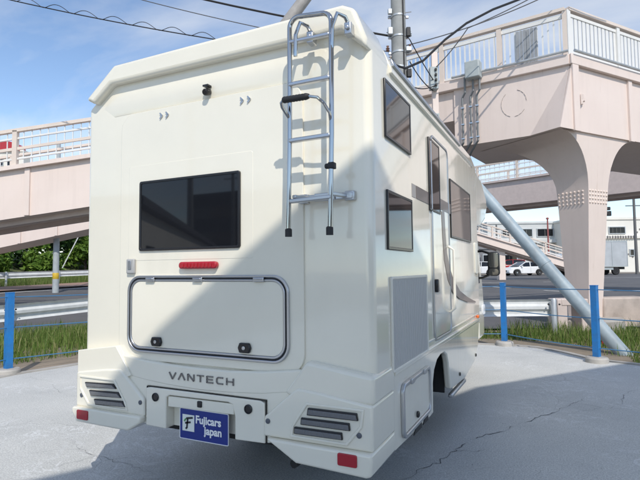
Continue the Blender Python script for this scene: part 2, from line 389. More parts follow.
crack([(1.2, .2), (1.6, .9), (1.62, 1.5)], .004)

# ------------------------------------------------------------------ motorhome
mh = thing('motorhome', 'cream white motorhome seen from behind with chrome ladder and blue dealer plate', 'motorhome', (0, 1.6, 0))
HW = 1.0
# body shell
sec = [(-.955, .78), (-.955, 2.39), (-.70, 2.57), (.90, 2.585), (.955, 2.56), (HW, 2.43), (HW, .78)]
bm = bmesh.new(); L0, L1 = 0.0, 3.28
va = [bm.verts.new((x, L0, z)) for x, z in sec]; vb = [bm.verts.new((x, L1, z)) for x, z in sec]; n_ = len(sec)
bm.faces.new(va); bm.faces.new(vb[::-1])
for i in range(n_): bm.faces.new((va[i], vb[i], vb[(i + 1) % n_], va[(i + 1) % n_]))
bmesh.ops.recalc_face_normals(bm, faces=bm.faces[:])
ed = [e for e in bm.edges if all(v.co.y < .09 and abs(v.co.x) > .92 for v in e.verts) and abs(e.verts[0].co.z - e.verts[1].co.z) > .02 and e.calc_length() > .03]
bmesh.ops.bevel(bm, geom=ed, offset=.105, segments=9, profile=.5, affect='EDGES', clamp_overlap=True)
me = bpy.data.meshes.new('body_shell'); bm.to_mesh(me); bm.free(); me.materials.append(GEL)
me.polygons.foreach_set('use_smooth', [True] * len(me.polygons)); me.set_sharp_from_angle(angle=R(28))
o = bpy.data.objects.new('body_shell', me); COL.objects.link(o); adopt(o, mh)
prf = [(.012, 2.325), (-.0012, 2.335), (-.013, 2.400), (-.004, 2.465), (.012, 2.54), (.03, 2.54), (.03, 2.325)]
mb = MB(); xs = ((-.86, .020), (-.70, .0), (.74, .0), (.90, .020)); mb.add([(x, y + o_, z) for x, o_ in xs for y, z in prf], [tuple(range(7)), tuple(range(27, 20, -1))] + [(k * 7 + i, k * 7 + 7 + i, k * 7 + 7 + (i + 1) % 7, k * 7 + (i + 1) % 7) for k in range(3) for i in range(7)])
mb.build('rear_header', GEL, mh)
# roof lip over the rear wall, roof rails along the sides
mb = MB(); mb.prism([(-.918, 2.466), (-.672, 2.648), (.88, 2.652), (.942, 2.620), (1.000, 2.462), (.996, 2.414), (.938, 2.462), (.868, 2.526), (-.698, 2.531), (-.845, 2.428)], rear, -.052, .30)
mb.build('roof_lip', GEL, mh, .026, 5)
mb = MB(); mb.prism([(.992, 2.405), (1.016, 2.41), (1.012, 2.44), (.968, 2.545), (.90, 2.56), (.90, 2.52), (.96, 2.43)], rear, .30, 3.05); mb.build('roof_rail', GEL, mh, .006)
mb = MB(); mb.prism([(.998, 2.462), (1.018, 2.462), (1.003, 2.505), (.985, 2.505)], rear, .34, 2.35); mb.build('awning_rail', STEEL, mh, .004)
mb = MB(); mb.prism([(-.947, 2.37), (-.968, 2.375), (-.70, 2.59), (-.69, 2.56)], rear, .30, 3.05); mb.build('roof_rail', GEL, mh, .006)
mb = MB(); mb.box((-.1, 1.9, 2.62), (.42, .42, .12)); mb.build('roof_vent', PLAST, mh, .03, 3)
# pressed rear panel with the window recess
mb = MB(); mb.prism(rrect(-.636, .636, .84, 2.33, .10, 8), rear, -.0115, .01); mb.build('rear_panel', GEL, mh, .0035, 2)
mb = MB(); mb.prism(rrect(-.565, .335, 1.425, 2.0, .012, 2), rear, -.0125, -.004); mb.build('window_surround', GEL, mh, .002, 2)
# rear window
mb = MB(); mb.ring(rrect(-.47, .258, 1.481, 1.899, .012, 2), rrect(-.456, .244, 1.495, 1.885, .008, 2), rear, -.024, -.010); wf = mb.build('rear_window', BLACKG, mh, .003)
mb = MB(); mb.prism(rrect(-.460, .248, 1.491, 1.889, .008, 2), rear, -.019, -.012); mb.build('pane', GLASS, wf)
# cargo hatch
mb = MB(); mb.ring(rrect(-.556, .556, .886, 1.336, .095, 8), rrect(-.542, .542, .900, 1.322, .083, 8), rear, -.026, -.005); hat = mb.build('cargo_hatch', STEEL, mh, .004)
mb = MB(); mb.ring(rrect(-.5415, .5415, .9005, 1.3215, .0825, 8), rrect(-.534, .534, .908, 1.314, .077, 8), rear, -.018, -.006); mb.build('gasket', BLACK, hat)
mb = MB(); mb.ring(rrect(-.5335, .5335, .9085, 1.3135, .0765, 8), rrect(-.522, .522, .92, 1.302, .067, 8), rear, -.025, -.006); mb.build('inner_trim', STEEL, hat, .003)
mb = MB(); mb.prism(rrect(-.5215, .5215, .9205, 1.3015, .0665, 8), rear, -.021, -.006); mb.build('hatch_panel', GEL, hat, .003)
for x in (-.37, -.02, .38):
    mb = MB(); mb.box((x, -.030, 1.312), (.065, .012, .024)); mb.box((x, -.035, 1.316), (.05, .010, .008)); mb.build('hinge', STEEL, hat, .003)
for x in (-.318, .292):
    mb = MB(); mb.prism([(x - .040, .955), (x - .030, .982), (x + .030, .982), (x + .040, .955), (x + .030, .930), (x - .030, .930)], rear, -.038, -.020); lt = mb.build('latch', BLACKG, hat, .005)
    mb = MB(); mb.lathe([(.010, 0), (.010, .004), (.006, .005)], (x, -.038, .956), (0, -1, 0), 12); mb.build('key_barrel', STEEL, lt)
# brake light and side bracket
mb = MB(); mb.prism(rrect(-.150, .114, 1.372, 1.412, .018, 5), rear, -.040, -.010); bl = mb.build('brake_light', RED, mh, .008, 3)
for k in range(9):
    mb = MB(); mb.box((-.115 + k * .0243, -.0415, 1.393), (.012, .004, .022)); mb.build('lens_facet', RED, bl, .001)
mb = MB(); mb.box((-.531, -.022, 1.392), (.062, .02, .088)); br = mb.build('wall_bracket', mat('grey_plastic', (.42, .42, .41), .5), mh, .006)
mb = MB(); mb.box((-.531, -.034, 1.40), (.026, .008, .05)); mb.build('clip', STEEL, br, .002)
# backup camera, small clips
mb = MB(); mb.lathe([(.006, 0), (.016, .01), (.019, .025), (.019, .05), (.015, .056)], (.042, .0, 2.372), (0, -1, -.35), 16); mb.box((.042, -.024, 2.395), (.036, .045, .010)); mb.build('backup_camera', BLACKG, mh)
for x in (-.309, -.263, .267, .313):
    mb = MB()
    for sg in (-1, 1): mb.beam((x - .009, -.013, 2.281 + sg * .017), (x + .009, -.013, 2.281), .008, .012, (0, -1, 0))
    mb.build('chevron_clip', STEEL, mh)
# ladder
ladder = bpy.data.objects.new('ladder', None); COL.objects.link(ladder); ladder.location = (.73, -.12, 1.53); adopt(ladder, mh)
ladder.matrix_parent_inverse = world_of(mh).inverted()
LY = -.135; RT = .0122; xl, xr = .630, .850
def arc(c, r_, a0, a1, n, fn): return [fn(c[0] + r_ * math.cos(R(a0 + (a1 - a0) * k / n)), c[1] + r_ * math.sin(R(a0 + (a1 - a0) * k / n))) for k in range(n + 1)]
fnl = lambda x, z: (x, LY, z)
path = [(xl - .012, LY, 1.535), (xl, LY, 2.0)] + arc((xl + .05 + .004, 2.545), .05, 180, 90, 6, fnl) + arc((xr + .008 - .05, 2.530), .05, 90, 0, 6, fnl) + [(xr + .004, LY, 2.0), (xr - .010, LY, 1.535)]
mb = MB(); mb.tube(path, RT, 12); mb.build('rail', CHROME, ladder)
for zl, zr in ((2.262, 2.262), (1.985, 1.987), (1.690, 1.697)):
    mb = MB(); mb.beam((xl, LY, zl), (xr, LY, zr), .030, .020); mb.build('rung', STEEL, ladder, .005)
mb = MB(); mb.beam((xl, LY - .0, 2.475), (xr, LY, 2.470), .024, .016); mb.build('rung', STEEL, ladder, .004)
for x in (xl + .002, xr):      # feet
    mb = MB(); mb.lathe([(.017, 0), (.017, .035), (.012, .04)], (x - .012, LY, 1.52), (0, 0, 1), 12); mb.build('foot', BLACK, ladder)
# hooks over to the roof
for x, dx in ((xl + .035, .05), (xr + .01, .055)):
    mb = MB(); mb.tube([(x, LY, 2.40), (x + dx * .15, LY - .01, 2.50), (x + dx * .5, LY + .005, 2.565), (x + dx, LY + .035, 2.555), (x + dx * 1.2, -.07, 2.52)], .010, 10); mb.build('roof_hook', CHROME, ladder)
    mb = MB(); mb.box((x + dx * 1.2, -.075, 2.50), (.035, .05, .06)); mb.lathe([(.012, 0), (.012, .012)], (x + dx * 1.2, -.10, 2.50), (0, -1, 0), 8); mb.build('hook_bracket', STEEL, ladder, .006)
# hinged hand rail with a foam grip
mb = MB(); mb.tube([(xl, LY, 2.095), (xl - .004, LY - .03, 2.115), (xl - .012, LY - .052, 2.140), (xl - .008, LY - .066, 2.155), (xl + .006, LY - .073, 2.162), (xl + .03, LY - .075, 2.163), (xl + .145, LY - .075, 2.160), (xl + .185, LY - .070, 2.150), (xl + .210, LY - .055, 2.125), (xr + .006, LY - .025, 2.085), (xr, LY, 2.050)], .0078, 10); mb.build('hand_rail', CHROME, ladder)
mb = MB(); prof = [(.011, 0)] + [(.0165 if k % 2 else .0148, .004 + k * .0078) for k in range(17)] + [(.011, .140)]
mb.lathe(prof, (xl + .006, LY - .075, 2.1635), (1, 0, -.02), 14); mb.build('grip', BLACK, ladder)
mb = MB(); mb.lathe([(.012, 0), (.014, .01), (.014, .035), (.010, .045)], (xr - .03, LY - .002, 1.842), (1, 0, -.05), 10); mb.box((xr + .004, LY, 1.842), (.03, .034, .03)); mb.build('lock_knob', BLACK, ladder, .004)
# lower stand-off
mb = MB(); mb.box((.77, -.030, 1.714), (.285, .012, .032)); mb.box((.77, -.040, 1.714), (.11, .012, .040))
for x in (xl + .02, xr - .005): mb.beam((x, LY, 1.712), (x + .03, -.028, 1.714), .024, .018)
for x in (.645, .895): mb.box((x, -.016, 1.714), (.05, .028, .046))
mb.build('wall_bracket', STEEL, ladder, .004)
# ---------------- rear fascia
CX = .02
def sym(poly, s): return [((CX + x) if s > 0 else (CX - min(x, .972)), z) for x, z in poly]
mb = MB(); mb.prism([(-.64, .874), (-.40, .846), (-.213, .836), (.0, .831), (.2, .832), (.42, .846), (.655, .874), (.575, .752), (.40, .727), (.2, .714), (0, .709), (-.212, .716), (-.40, .730), (-.58, .752)], rear, -.035, .03); mb.build('name_panel', GEL, mh, .010, 3)
mb = MB(); mb.prism([(-.54, .80), (.58, .80), (.58, .52), (.4305, .49), (.4305, .704), (-.3755, .704), (-.3755, .485), (-.54, .50)], rear, -.0335, .04); mb.build('bumper_core', GEL, mh, .004)
for s in (-1, 1):
    # upper shoulder of the bumper corner, wraps round the side
    mb = MB(); mb.prism(sym([(.643, .916), (.97, .872), (.99, .868), (.99, .735), (.56, .735), (.515, .752)], s), rear, -.046, .275); mb.build('bumper_shoulder', GEL, mh, .020, 5)
    mb = MB(); mb.prism(sym([(.595, .786), (.72, .776), (.985, .740), (.985, .53), (.40, .53), (.405, .628)], s), rear, -.055, .275); lp = mb.build('lamp_panel', GEL, mh, .014, 5)
    mb = MB(); mb.prism(sym([(.985, .532), (.988, .50), (.985, .435), (.96, .425), (.60, .437), (.43, .530)] if s > 0 else [(.985, .534), (.988, .505), (.93, .445), (.50, .445), (.405, .500), (.405, .536)], s), rear, -.085, .275); lg = mb.build('bumper_ledge', GEL, mh, .012, 3)
    mb = MB(); mb.prism(rrect(*sorted((CX + s * .822, CX + s * .918)), .467, .523, .008, 3), rear, -.092, -.08); mb.build('reflector', RED, lg, .003)
    # lamp housing ring and three smoked lamps
    if s > 0:
        outp = [(.665, .722), (.965, .722), (.955, .640), (.880, .548), (.575, .548), (.585, .600)]
        inp = [(.674, .710), (.950, .710), (.941, .645), (.872, .560), (.592, .560), (.600, .602)]
        bars = [((.678, .700), (.930, .702), (.936, .668), (.672, .664)), ((.641, .650), (.892, .653), (.896, .618), (.637, .616)), ((.604, .602), (.854, .605), (.858, .572), (.600, .568))]
        sh = 0
    else:
        outp = [(CX * 2 - x, z) for x, z in [(.655, .722), (.965, .722), (.955, .640), (.880, .548), (.545, .548), (.565, .600)]]
        inp = [(CX * 2 - x, z) for x, z in [(.664, .710), (.950, .710), (.941, .645), (.872, .560), (.562, .560), (.580, .602)]]
        bars = [((-.863, .686), (-.625, .696), (-.597, .668), (-.846, .657)), ((-.825, .642), (-.580, .651), (-.555, .620), (-.810, .608)), ((-.782, .593), (-.543, .603), (-.518, .571), (-.768, .559))]
    mb = MB(); mb.ring(outp, inp, rear, -.062, -.05); mb.build('lamp_housing', GEL, lp, .004)
    for b4 in bars:
        mb = MB(); mb.prism(list(b4), rear, -.066, -.05); rl = mb.build('rear_lamp', BLACKG, lp, .003, 2)
        cxm, czm = sum(p[0] for p in b4) / 4, sum(p[1] for p in b4) / 4
        lens = [(cxm + (x - cxm) * .965, czm + (z - czm) * .66 - .002) for x, z in b4]
        mb = MB(); mb.prism(lens, rear, -.0685, -.06); mb.build('lens', LAMP, lp, .002, 2)
    for bx, bz in ((.918, .602), (.43, .608)):
        mb = MB(); mb.lathe([(.013, 0), (.013, .006), (.008, .008)], (CX + s * bx, -.053, bz), (0, -1, 0), 12); mb.build('bolt_cap', mat('grey_cap', (.10, .11, .13), .4), lp)
# number plate box
mb = MB(); mb.prism([(-.372, .695), (-.34, .70), (.40, .70), (.425, .69), (.428, .492), (.245, .487), (.245, .605), (.23, .664), (.20, .672), (-.20, .668), (-.222, .655), (-.222, .482), (-.372, .485)], rear, -.050, .03); pb = mb.build('plate_box', GEL, mh, .006, 3)
mb = MB(); mb.prism([(-.215, .662), (.235, .666), (.235, .609), (-.215, .603)], rear, -.044, .0); mb.build('visor', GEL, pb, .006, 3)
mb = MB(); mb.prism([(-.221, .61), (.244, .61), (.244, .49), (-.221, .486)], rear, .015, .025); mb.build('recess_back', GEL, pb)
for P in ([(-.375, .700), (.430, .700), (.430, .7035), (-.375, .7035)], [(.4275, .493), (.430, .493), (.430, .6995), (.4275, .6995)], [(-.375, .487), (-.3725, .487), (-.3725, .6995), (-.375, .6995)]):
    mb = MB(); mb.prism(P, rear, -.043, -.0345); mb.build('shut_line', BLACK, pb)
for x, z in ((-.299, .649), (.33, .652)):
    mb = MB(); mb.lathe([(.024, 0), (.024, .006), (.019, .008), (.017, .004)], (x, -.050, z), (0, -1, 0), 20); mb.build('parking_sensor', BLACKG, pb)
mb = MB(); mb.box((.012, -.046, .641), (.030, .014, .034)); mb.build('plate_lamp', BLACKG, pb, .005)
# dealer plate with its lettering
PX, PZ, PY = -.133, .442, -.036
mb = MB(); mb.prism(rrect(PX, PX + .33, PZ, PZ + .165, .008, 3), rear, PY, PY + .004); pl = mb.build('dealer_plate', BLUEP, mh); pl['label'] = 'blue dealer plate with white lettering and square emblem'
mb = MB(); mb.ring(rrect(PX, PX + .33, PZ, PZ + .165, .008, 3), rrect(PX + .003, PX + .327, PZ + .003, PZ + .162, .006, 3), rear, PY - .003, PY + .0055); mb.build('plate_frame', WHITE, pl)
mb = MB(); mb.box((PX + .061, PY - .0018, PZ + .088), (.082, .002, .088)); mb.build('emblem_square', mat('emblem_white', (.80, .82, .76), .45), pl)
def strokes(name, segs, w_, y, m, parent):
    mb = MB()
    for (a, b_) in segs: mb.beam((a[0], y, a[1]), (b_[0], y, b_[1]), w_, .0015, (0, -1, 0))
    return mb.build(name, m, parent)
ex, ez = PX + .024, PZ + .050
strokes('emblem_letter', [((ex + .024, ez + .062), (ex + .068, ez + .069)), ((ex + .034, ez + .062), (ex + .028, ez + .010)), ((ex + .016, ez + .036), (ex + .054, ez + .044)), ((ex + .028, ez + .012), (ex + .020, ez + .006))], .010, PY - .0042, INK, pl)
strokes('emblem_leaf', [((ex + .010, ez + .046), (ex + .022, ez + .060))], .009, PY - .0044, GREENP, pl)
RX90 = Matrix.Rotation(R(90), 4, 'X')
for txt, x, z, s_ in (('Fujicars', .110, .094, .058), ('japan', .170, .042, .058)):
    me = text_mesh(txt, s_, .0006, 'lettering', .0018); me.materials.append(WHITE); inst('lettering', me, pl, Matrix.Translation((PX + x, PY - .0025, PZ + z)) @ RX90 @ Matrix.Diagonal((.97, 1, 1, 1)))
# maker's name in separate chrome letters
LET = {'V': [((0, 1), (.45, 0)), ((.9, 1), (.45, 0))], 'A': [((0, 0), (.45, 1)), ((.9, 0), (.45, 1))], 'N': [((.05, 0), (.05, 1)), ((.05, 1), (.85, 0)), ((.85, 0), (.85, 1))],
       'T': [((0, .93), (.9, .93)), ((.45, 0), (.45, .93))], 'E': [((.05, 0), (.05, 1)), ((.05, .93), (.85, .93)), ((.05, .5), (.78, .5)), ((.05, .07), (.85, .07))],
       'C': [((.85, .93), (.2, .93)), ((.2, .93), (.05, .75)), ((.05, .75), (.05, .25)), ((.05, .25), (.2, .07)), ((.2, .07), (.85, .07))], 'H': [((.05, 0), (.05, 1)), ((.85, 0), (.85, 1)), ((.05, .5), (.85, .5))]}
DKCHR = mat('dark_chrome', (.20, .205, .22), .25, 1.0)
lx = -.211
for ch in 'VANTECH':
    mb = MB()
    for (a, b_) in LET[ch]: mb.beam((lx + a[0] * .052, -.0385, .757 + a[1] * .037), (lx + b_[0] * .052, -.0385, .757 + b_[1] * .037), .0070, .005, (0, -1, 0))
    mb.build('badge_letter', DKCHR, mh, 0); lx += .0655
# ---------------- right side (the side towards the street) and its mirror on the left
SK = [(.26, .43), (1.03, .400), (1.118, .402), (1.128, .60), (1.17, .672), (1.26, .725), (1.38, .745), (1.50, .742), (1.585, .71), (1.63, .65), (1.655, .56), (1.69, .44), (1.75, .425), (2.32, .39), (2.9, .45), (3.12, .57), (3.24, .83), (.26, .83)]
for s in (1, -1):
    mb = MB(); mb.prism(SK, side, s * .955 if s > 0 else -.91, 1.002 if s > 0 else -.957); mb.build('side_skirt', GEL, mh, .012, 3)
    mb = MB(); mb.prism([(.985, .806), (1.012, .812), (1.012, .838), (1.004, .846), (.985, .846)], lambda u, v, w: (s * u if s > 0 else -u + .045, w, v), .28, 3.2); mb.build('belt_moulding', GEL, mh, .004)
    mb = MB(); mb.prism([(.985, .868), (1.006, .872), (1.006, .888), (.985, .892)], lambda u, v, w: (s * u if s > 0 else -u + .045, w, v), .28, 3.2); mb.build('belt_moulding', GEL, mh, .004)
    # arch lining
    mb = MB(); mb.prism([(1.10, .40), (1.10, .72), (1.2, .80), (1.6, .80), (1.72, .72), (1.72, .40), (1.70, .40), (1.70, .70), (1.59, .775), (1.21, .775), (1.12, .70), (1.12, .40)], side, s * .45, s * .95 if s > 0 else -.90); mb.build('arch_liner', CHASSIS, mh)
SX = 1.0
def side_window(y0, y1, z0, z1, r_=.02, zt1=None):
    P = [(y0, z0), (y1, z0), (y1, zt1 or z1), (y0, z1)]
    c = (sum(p[0] for p in P) / 4, sum(p[1] for p in P) / 4)
    I = [(p[0] + (.016 if p[0] < c[0] else -.016), p[1] + (.016 if p[1] < c[1] else -.016)) for p in P]
    I2 = [(p[0] + (.013 if p[0] < c[0] else -.013), p[1] + (.013 if p[1] < c[1] else -.013)) for p in P]
    mb = MB(); mb.ring(P, I, side, SX, SX + .012); w_ = mb.build('side_window', BLACKG, mh, .003)
    mb = MB(); mb.prism(I2, side, SX + .002, SX + .009); mb.build('pane', BRONZE, w_)
    return w_
w1 = side_window(.192, .675, 2.04, 2.348); side_window(.204, .672, 1.459, 1.768); side_window(1.122, 1.452, 1.755, 2.262); side_window(1.835, 2.812, 1.607, 2.087)
# squared vent grille
mb = MB(); mb.prism(rrect(.25, .985, .838, 1.312, .006, 1), side, SX, SX + .008); vg = mb.build('vent_grille', VENT, mh)
mb = MB(); mb.ring(rrect(.242, .993, .830, 1.320, .008, 1), rrect(.256, .979, .844, 1.306, .006, 1), side, SX, SX + .013); mb.build('vent_frame', PLAST, vg, .003)
SLm = MB(); SLm.box((0, 0, 0), (.003, .008, .455)); slm = SLm.mesh('vent_rib', VENT, 0)
for k in range(36): inst('vent_rib', slm, vg, Matrix.Translation((SX + .009, .27 + k * .0197, 1.075)))
# entry door
mb = MB(); mb.ring(rrect(1.185, 1.765, .86, 2.30, .07, 7), rrect(1.202, 1.748, .877, 2.283, .056, 7), side, SX, SX + .012); dr = mb.build('entry_door', STEEL, mh, .003)
mb = MB(); mb.prism(rrect(1.2025, 1.7475, .8775, 2.2825, .0555, 7), side, SX - .004, SX + .006); mb.build('door_panel', GEL, dr, .003)
mb = MB(); mb.prism(rrect(1.215, 1.262, 1.195, 1.285, .01, 2), side, SX + .006, SX + .030); mb.build('door_handle', BLACKG, dr, .006)
mb = MB(); mb.tube([(SX + .01, 1.70, 1.02), (SX + .05, 1.70, 1.05), (SX + .05, 1.70, 1.50), (SX + .01, 1.70, 1.53)], .010, 8); mb.build('grab_bar', PLAST, dr)
# decal stripes
def strip(name, pts, m, x=SX + .0025):
    mb = MB(); mb.prism(pts, side, x - .002, x); return mb.build(name, m, mh)
strip('decal_band', [(.70, 1.795), (.79, 1.795), (.79, 1.875), (.70, 1.875)], DECALG)
strip('decal_band', [(.80, 1.795), (1.121, 1.795), (1.121, 1.875), (.80, 1.875)], DECAL, SX + .003)
strip('decal_band', [(1.453, 1.795), (1.834, 1.795), (1.834, 1.875), (1.453, 1.875)], DECAL, SX + .0085)
Pts = []
cen = [(1.54, 1.79), (1.56, 1.62), (1.60, 1.45), (1.70, 1.32), (1.86, 1.22), (2.15, 1.13), (2.55, 1.065), (3.0, 1.015)]
wid = [.05, .055, .06, .065, .055, .035, .022, .006]
up_ = []; dn = []
for i, (y, z) in enumerate(cen):
    a, b_ = cen[max(i - 1, 0)], cen[min(i + 1, len(cen) - 1)]; t = Vector((b_[0] - a[0], b_[1] - a[1])).normalized(); nn = Vector((-t.y, t.x))
    up_.append((y + nn.x * wid[i], z + nn.y * wid[i])); dn.append((y - nn.x * wid[i], z - nn.y * wid[i]))
strip('decal_swoosh', up_ + dn[::-1], DECAL, SX + .0088)
# lower side hatch with chrome frame
mb = MB(); mb.ring(rrect(.385, .995, .452, .745, .05, 6), rrect(.408, .972, .475, .722, .034, 6), side, SX + .001, SX + .022); sh_ = mb.build('side_hatch', STEEL, mh, .005)
mb = MB(); mb.prism(rrect(.4085, .9715, .4755, .7215, .0335, 6), side, SX + .001, SX + .012); mb.build('hatch_panel', GEL, sh_, .003)
mb = MB(); mb.lathe([(.019, 0), (.019, .010), (.012, .014)], (SX + .012, .675, .515), (1, 0, 0), 14); mb.build('latch', BLACKG, sh_)
for y in (.55, .83): mb = MB(); mb.box((SX + .026, y, .735), (.012, .06, .03)); mb.build('hinge', STEEL, sh_, .003)
for (a, b_) in ((.62, .80), (.83, .96)):
    mb = MB(); mb.prism([(a, .408), (b_, .404), (b_, .444), (a + .05, .444)], side, SX + .001, SX + .006); mb.build('skirt_louvre', BLACK, mh)
for y, z in ((2.073, .476), (2.941, .496)):
    mb = MB(); mb.lathe([(.016, 0), (.016, .006), (.010, .009)], (SX + .002, y, z), (1, 0, 0), 12); mb.build('skirt_cap', BLACKG, mh)
mb = MB(); mb.beam((.99, 1.73, .375), (.99, 2.34, .372), .035, .03); mb.build('step_bar', STEEL, mh, .008)
mb = MB(); mb.box((SX + .012, 3.10, .862), (.022, .065, .030)); mb.build('side_marker', ORANGE, mh, .006)
mb = MB(); mb.prism(rrect(3.05, 3.20, 1.30, 1.62, .02, 3), side, SX, SX + .01); mb.build('service_flap', PLAST, mh, .003)
# chassis and wheels
mb = MB(); mb.box((0, 1.75, .60), (1.2, 3.3, .34)); mb.box((0, 1.7, .76), (1.9, 3.0, .05)); mb.box((0, .22, .50), (1.1, .22, .12)); mb.build('chassis', CHASSIS, mh)
mb = MB(); mb.tube([(.55, 1.3, .40), (.55, .5, .38), (.53, .06, .37)], .022, 10); mb.build('exhaust_pipe', CHASSIS, mh)
def wheel(x, y, s, parent, rad=.325, wd=.2):
    w_ = MB(); w_.lathe([(rad * .62, 0), (rad * .94, .0), (rad, .03), (rad, wd - .03), (rad * .94, wd), (rad * .62, wd)], (x - s * wd, y, rad), (s, 0, 0), 32); t = w_.build('wheel', TYRE, parent, .006)
    w_ = MB(); w_.lathe([(rad * .62, .02), (rad * .64, wd + .004), (rad * .56, wd - .004), (rad * .45, wd - .05), (rad * .22, wd - .02), (rad * .2, wd + .01)], (x - s * wd, y, rad), (s, 0, 0), 28); w_.build('rim', STEEL, t)
for s in (1, -1): wheel(s * .62, 1.42, s, mh); wheel(s * .69, 4.1, s, mh)
# over-cab bunk and cab
mb = MB(); mb.prism([(3.27, 1.80), (4.15, 1.84), (4.62, 1.98), (4.86, 2.16), (4.80, 2.30), (4.35, 2.50), (3.27, 2.57)], side, -.90, .915); mb.build('overcab_bunk', GEL, mh, .05, 4)
mb = MB(); mb.prism([(3.27, .42), (3.62, .42), (3.62, .62), (3.75, .76), (4.35, .76), (4.48, .62), (4.48, .42), (4.95, .42), (5.0, .80), (4.92, 1.10), (4.55, 1.82), (3.27, 1.82)], side, -.82, .82); cab = mb.build('cab', GEL, mh, .05, 3)
for s in (1, -1):
    mb = MB(); mb.prism([(3.50, 1.16), (4.62, 1.16), (4.42, 1.72), (3.50, 1.72)], side, s * .815, s * .824); mb.build('door_window', GLASS, cab)
    mb = MB(); mb.prism(rrect(4.80, 4.97, .72, .86, .03, 3), side, s * .78, s * .835); mb.build('headlight', mat('clear_lens', (.7, .72, .75), .1), cab, .01)
mb = MB(); mb.prism([(-.72, 1.16), (.72, 1.16), (.66, 1.74), (-.66, 1.74)], lambda u, v, w: (u, 4.895 - (v - 1.16) * .515 + w, v), -.02, .02); mb.build('windscreen', GLASS, cab)
for s in (1, -1):
    mb = MB(); mb.prism(rrect(1.018, 1.150, 1.262, 1.545, .04, 5), lambda u, v, w: (s * u, w, v), 3.90, 3.99); mi = mb.build('mirror', BLACKG, mh, .02, 3)
    mb = MB(); mb.prism(rrect(1.030, 1.138, 1.36, 1.533, .03, 4), lambda u, v, w: (s * u, w, v), 3.893, 3.899); mb.build('mirror_glass', mat('mirror_silver', (.16, .16, .17), .05, 1.0), mi)
    mb = MB(); mb.prism(rrect(1.030, 1.138, 1.274, 1.345, .025, 4), lambda u, v, w: (s * u, w, v), 3.893, 3.899); mb.build('mirror_glass', MATS['mirror_silver'], mi)
    mb = MB(); mb.tube([(s * 1.06, 3.95, 1.52), (s * .95, 3.98, 1.56), (s * .80, 4.05, 1.55)], .014, 8); mb.build('mirror_arm', BLACKG, mi); mb = MB(); mb.tube([(s * 1.06, 3.95, 1.29), (s * .95, 3.98, 1.24), (s * .80, 4.05, 1.22)], .014, 8); mb.build('mirror_arm', BLACKG, mi)
#--ENV--
# ------------------------------------------------------------------ environment materials
PINK = mat('pale_pink_paint', (0.76, 0.645, 0.58), 0.55, var=.06, vscale=1.1, bump=.05, bscale=9, col2=(0.725, 0.61, 0.545))
def add_streaks(m, col, amt, lo=.52, hi=.74, seed=0.0):
    n, l = m.node_tree.nodes, m.node_tree.links; b = n['Principled BSDF']; src = b.inputs['Base Color'].links[0].from_socket
    t = n.new('ShaderNodeTexCoord'); mp_ = n.new('ShaderNodeMapping'); mp_.inputs['Scale'].default_value = (3.2, 3.2, .28); mp_.inputs['Location'].default_value = (seed, seed, 0); l.new(t.outputs['Object'], mp_.inputs[0])
    nn_ = n.new('ShaderNodeTexNoise'); setp(nn_, Scale=1.6, Detail=8.0, Roughness=.65); l.new(mp_.outputs[0], nn_.inputs['Vector'])
    mr = n.new('ShaderNodeMapRange'); setp(mr, **{'From Min': lo, 'From Max': hi, 'To Min': 0.0, 'To Max': amt}); l.new(nn_.outputs['Fac'], mr.inputs[0])
    mx_ = n.new('ShaderNodeMixRGB'); mx_.inputs[2].default_value = (*col, 1); l.new(mr.outputs[0], mx_.inputs[0]); l.new(src, mx_.inputs[1]); l.new(mx_.outputs[0], b.inputs['Base Color'])
add_streaks(PINK, (.45, .37, .32), .16)
add_streaks(PINK, (.36, .22, .13), .45, .66, .76, 7.3)
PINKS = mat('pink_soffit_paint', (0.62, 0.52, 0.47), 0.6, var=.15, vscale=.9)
RAILW = mat('white_rail_paint', (0.74, 0.73, 0.70), 0.45, var=.06, vscale=2)
BEIGE = mat('beige_rail_paint', (0.70, 0.60, 0.52), 0.5, var=.08, vscale=1.5)
GALV = mat('galvanised_steel', (0.52, 0.54, 0.55), 0.45, .55, var=.15, vscale=5)
RAILG = mat('guard_rail_white', (0.66, 0.68, 0.68), 0.45, var=.14, vscale=4)
POLEC = mat('pole_concrete', (0.31, 0.315, 0.305), 0.8, var=.18, vscale=3, bump=.15)
STRUT = mat('blue_grey_pole_paint', (0.33, 0.40, 0.44), 0.5, var=.22, vscale=3.5, bump=.06)
add_streaks(STRUT, (.24, .23, .21), .4)
BLUE = mat('blue_post_paint', (0.014, 0.20, 0.55), 0.45, col2=(0.03, 0.16, 0.40), vscale=11, bump=.1)
CABLE = mat('black_cable', (0.015, 0.015, 0.017), 0.6)
CABLEG = mat('grey_cable', (0.10, 0.10, 0.105), 0.6)
CONDUIT = mat('grey_conduit', (0.20, 0.21, 0.215), 0.5)
BOXG = mat('cabinet_grey', (0.40, 0.44, 0.44), 0.5, var=.1)

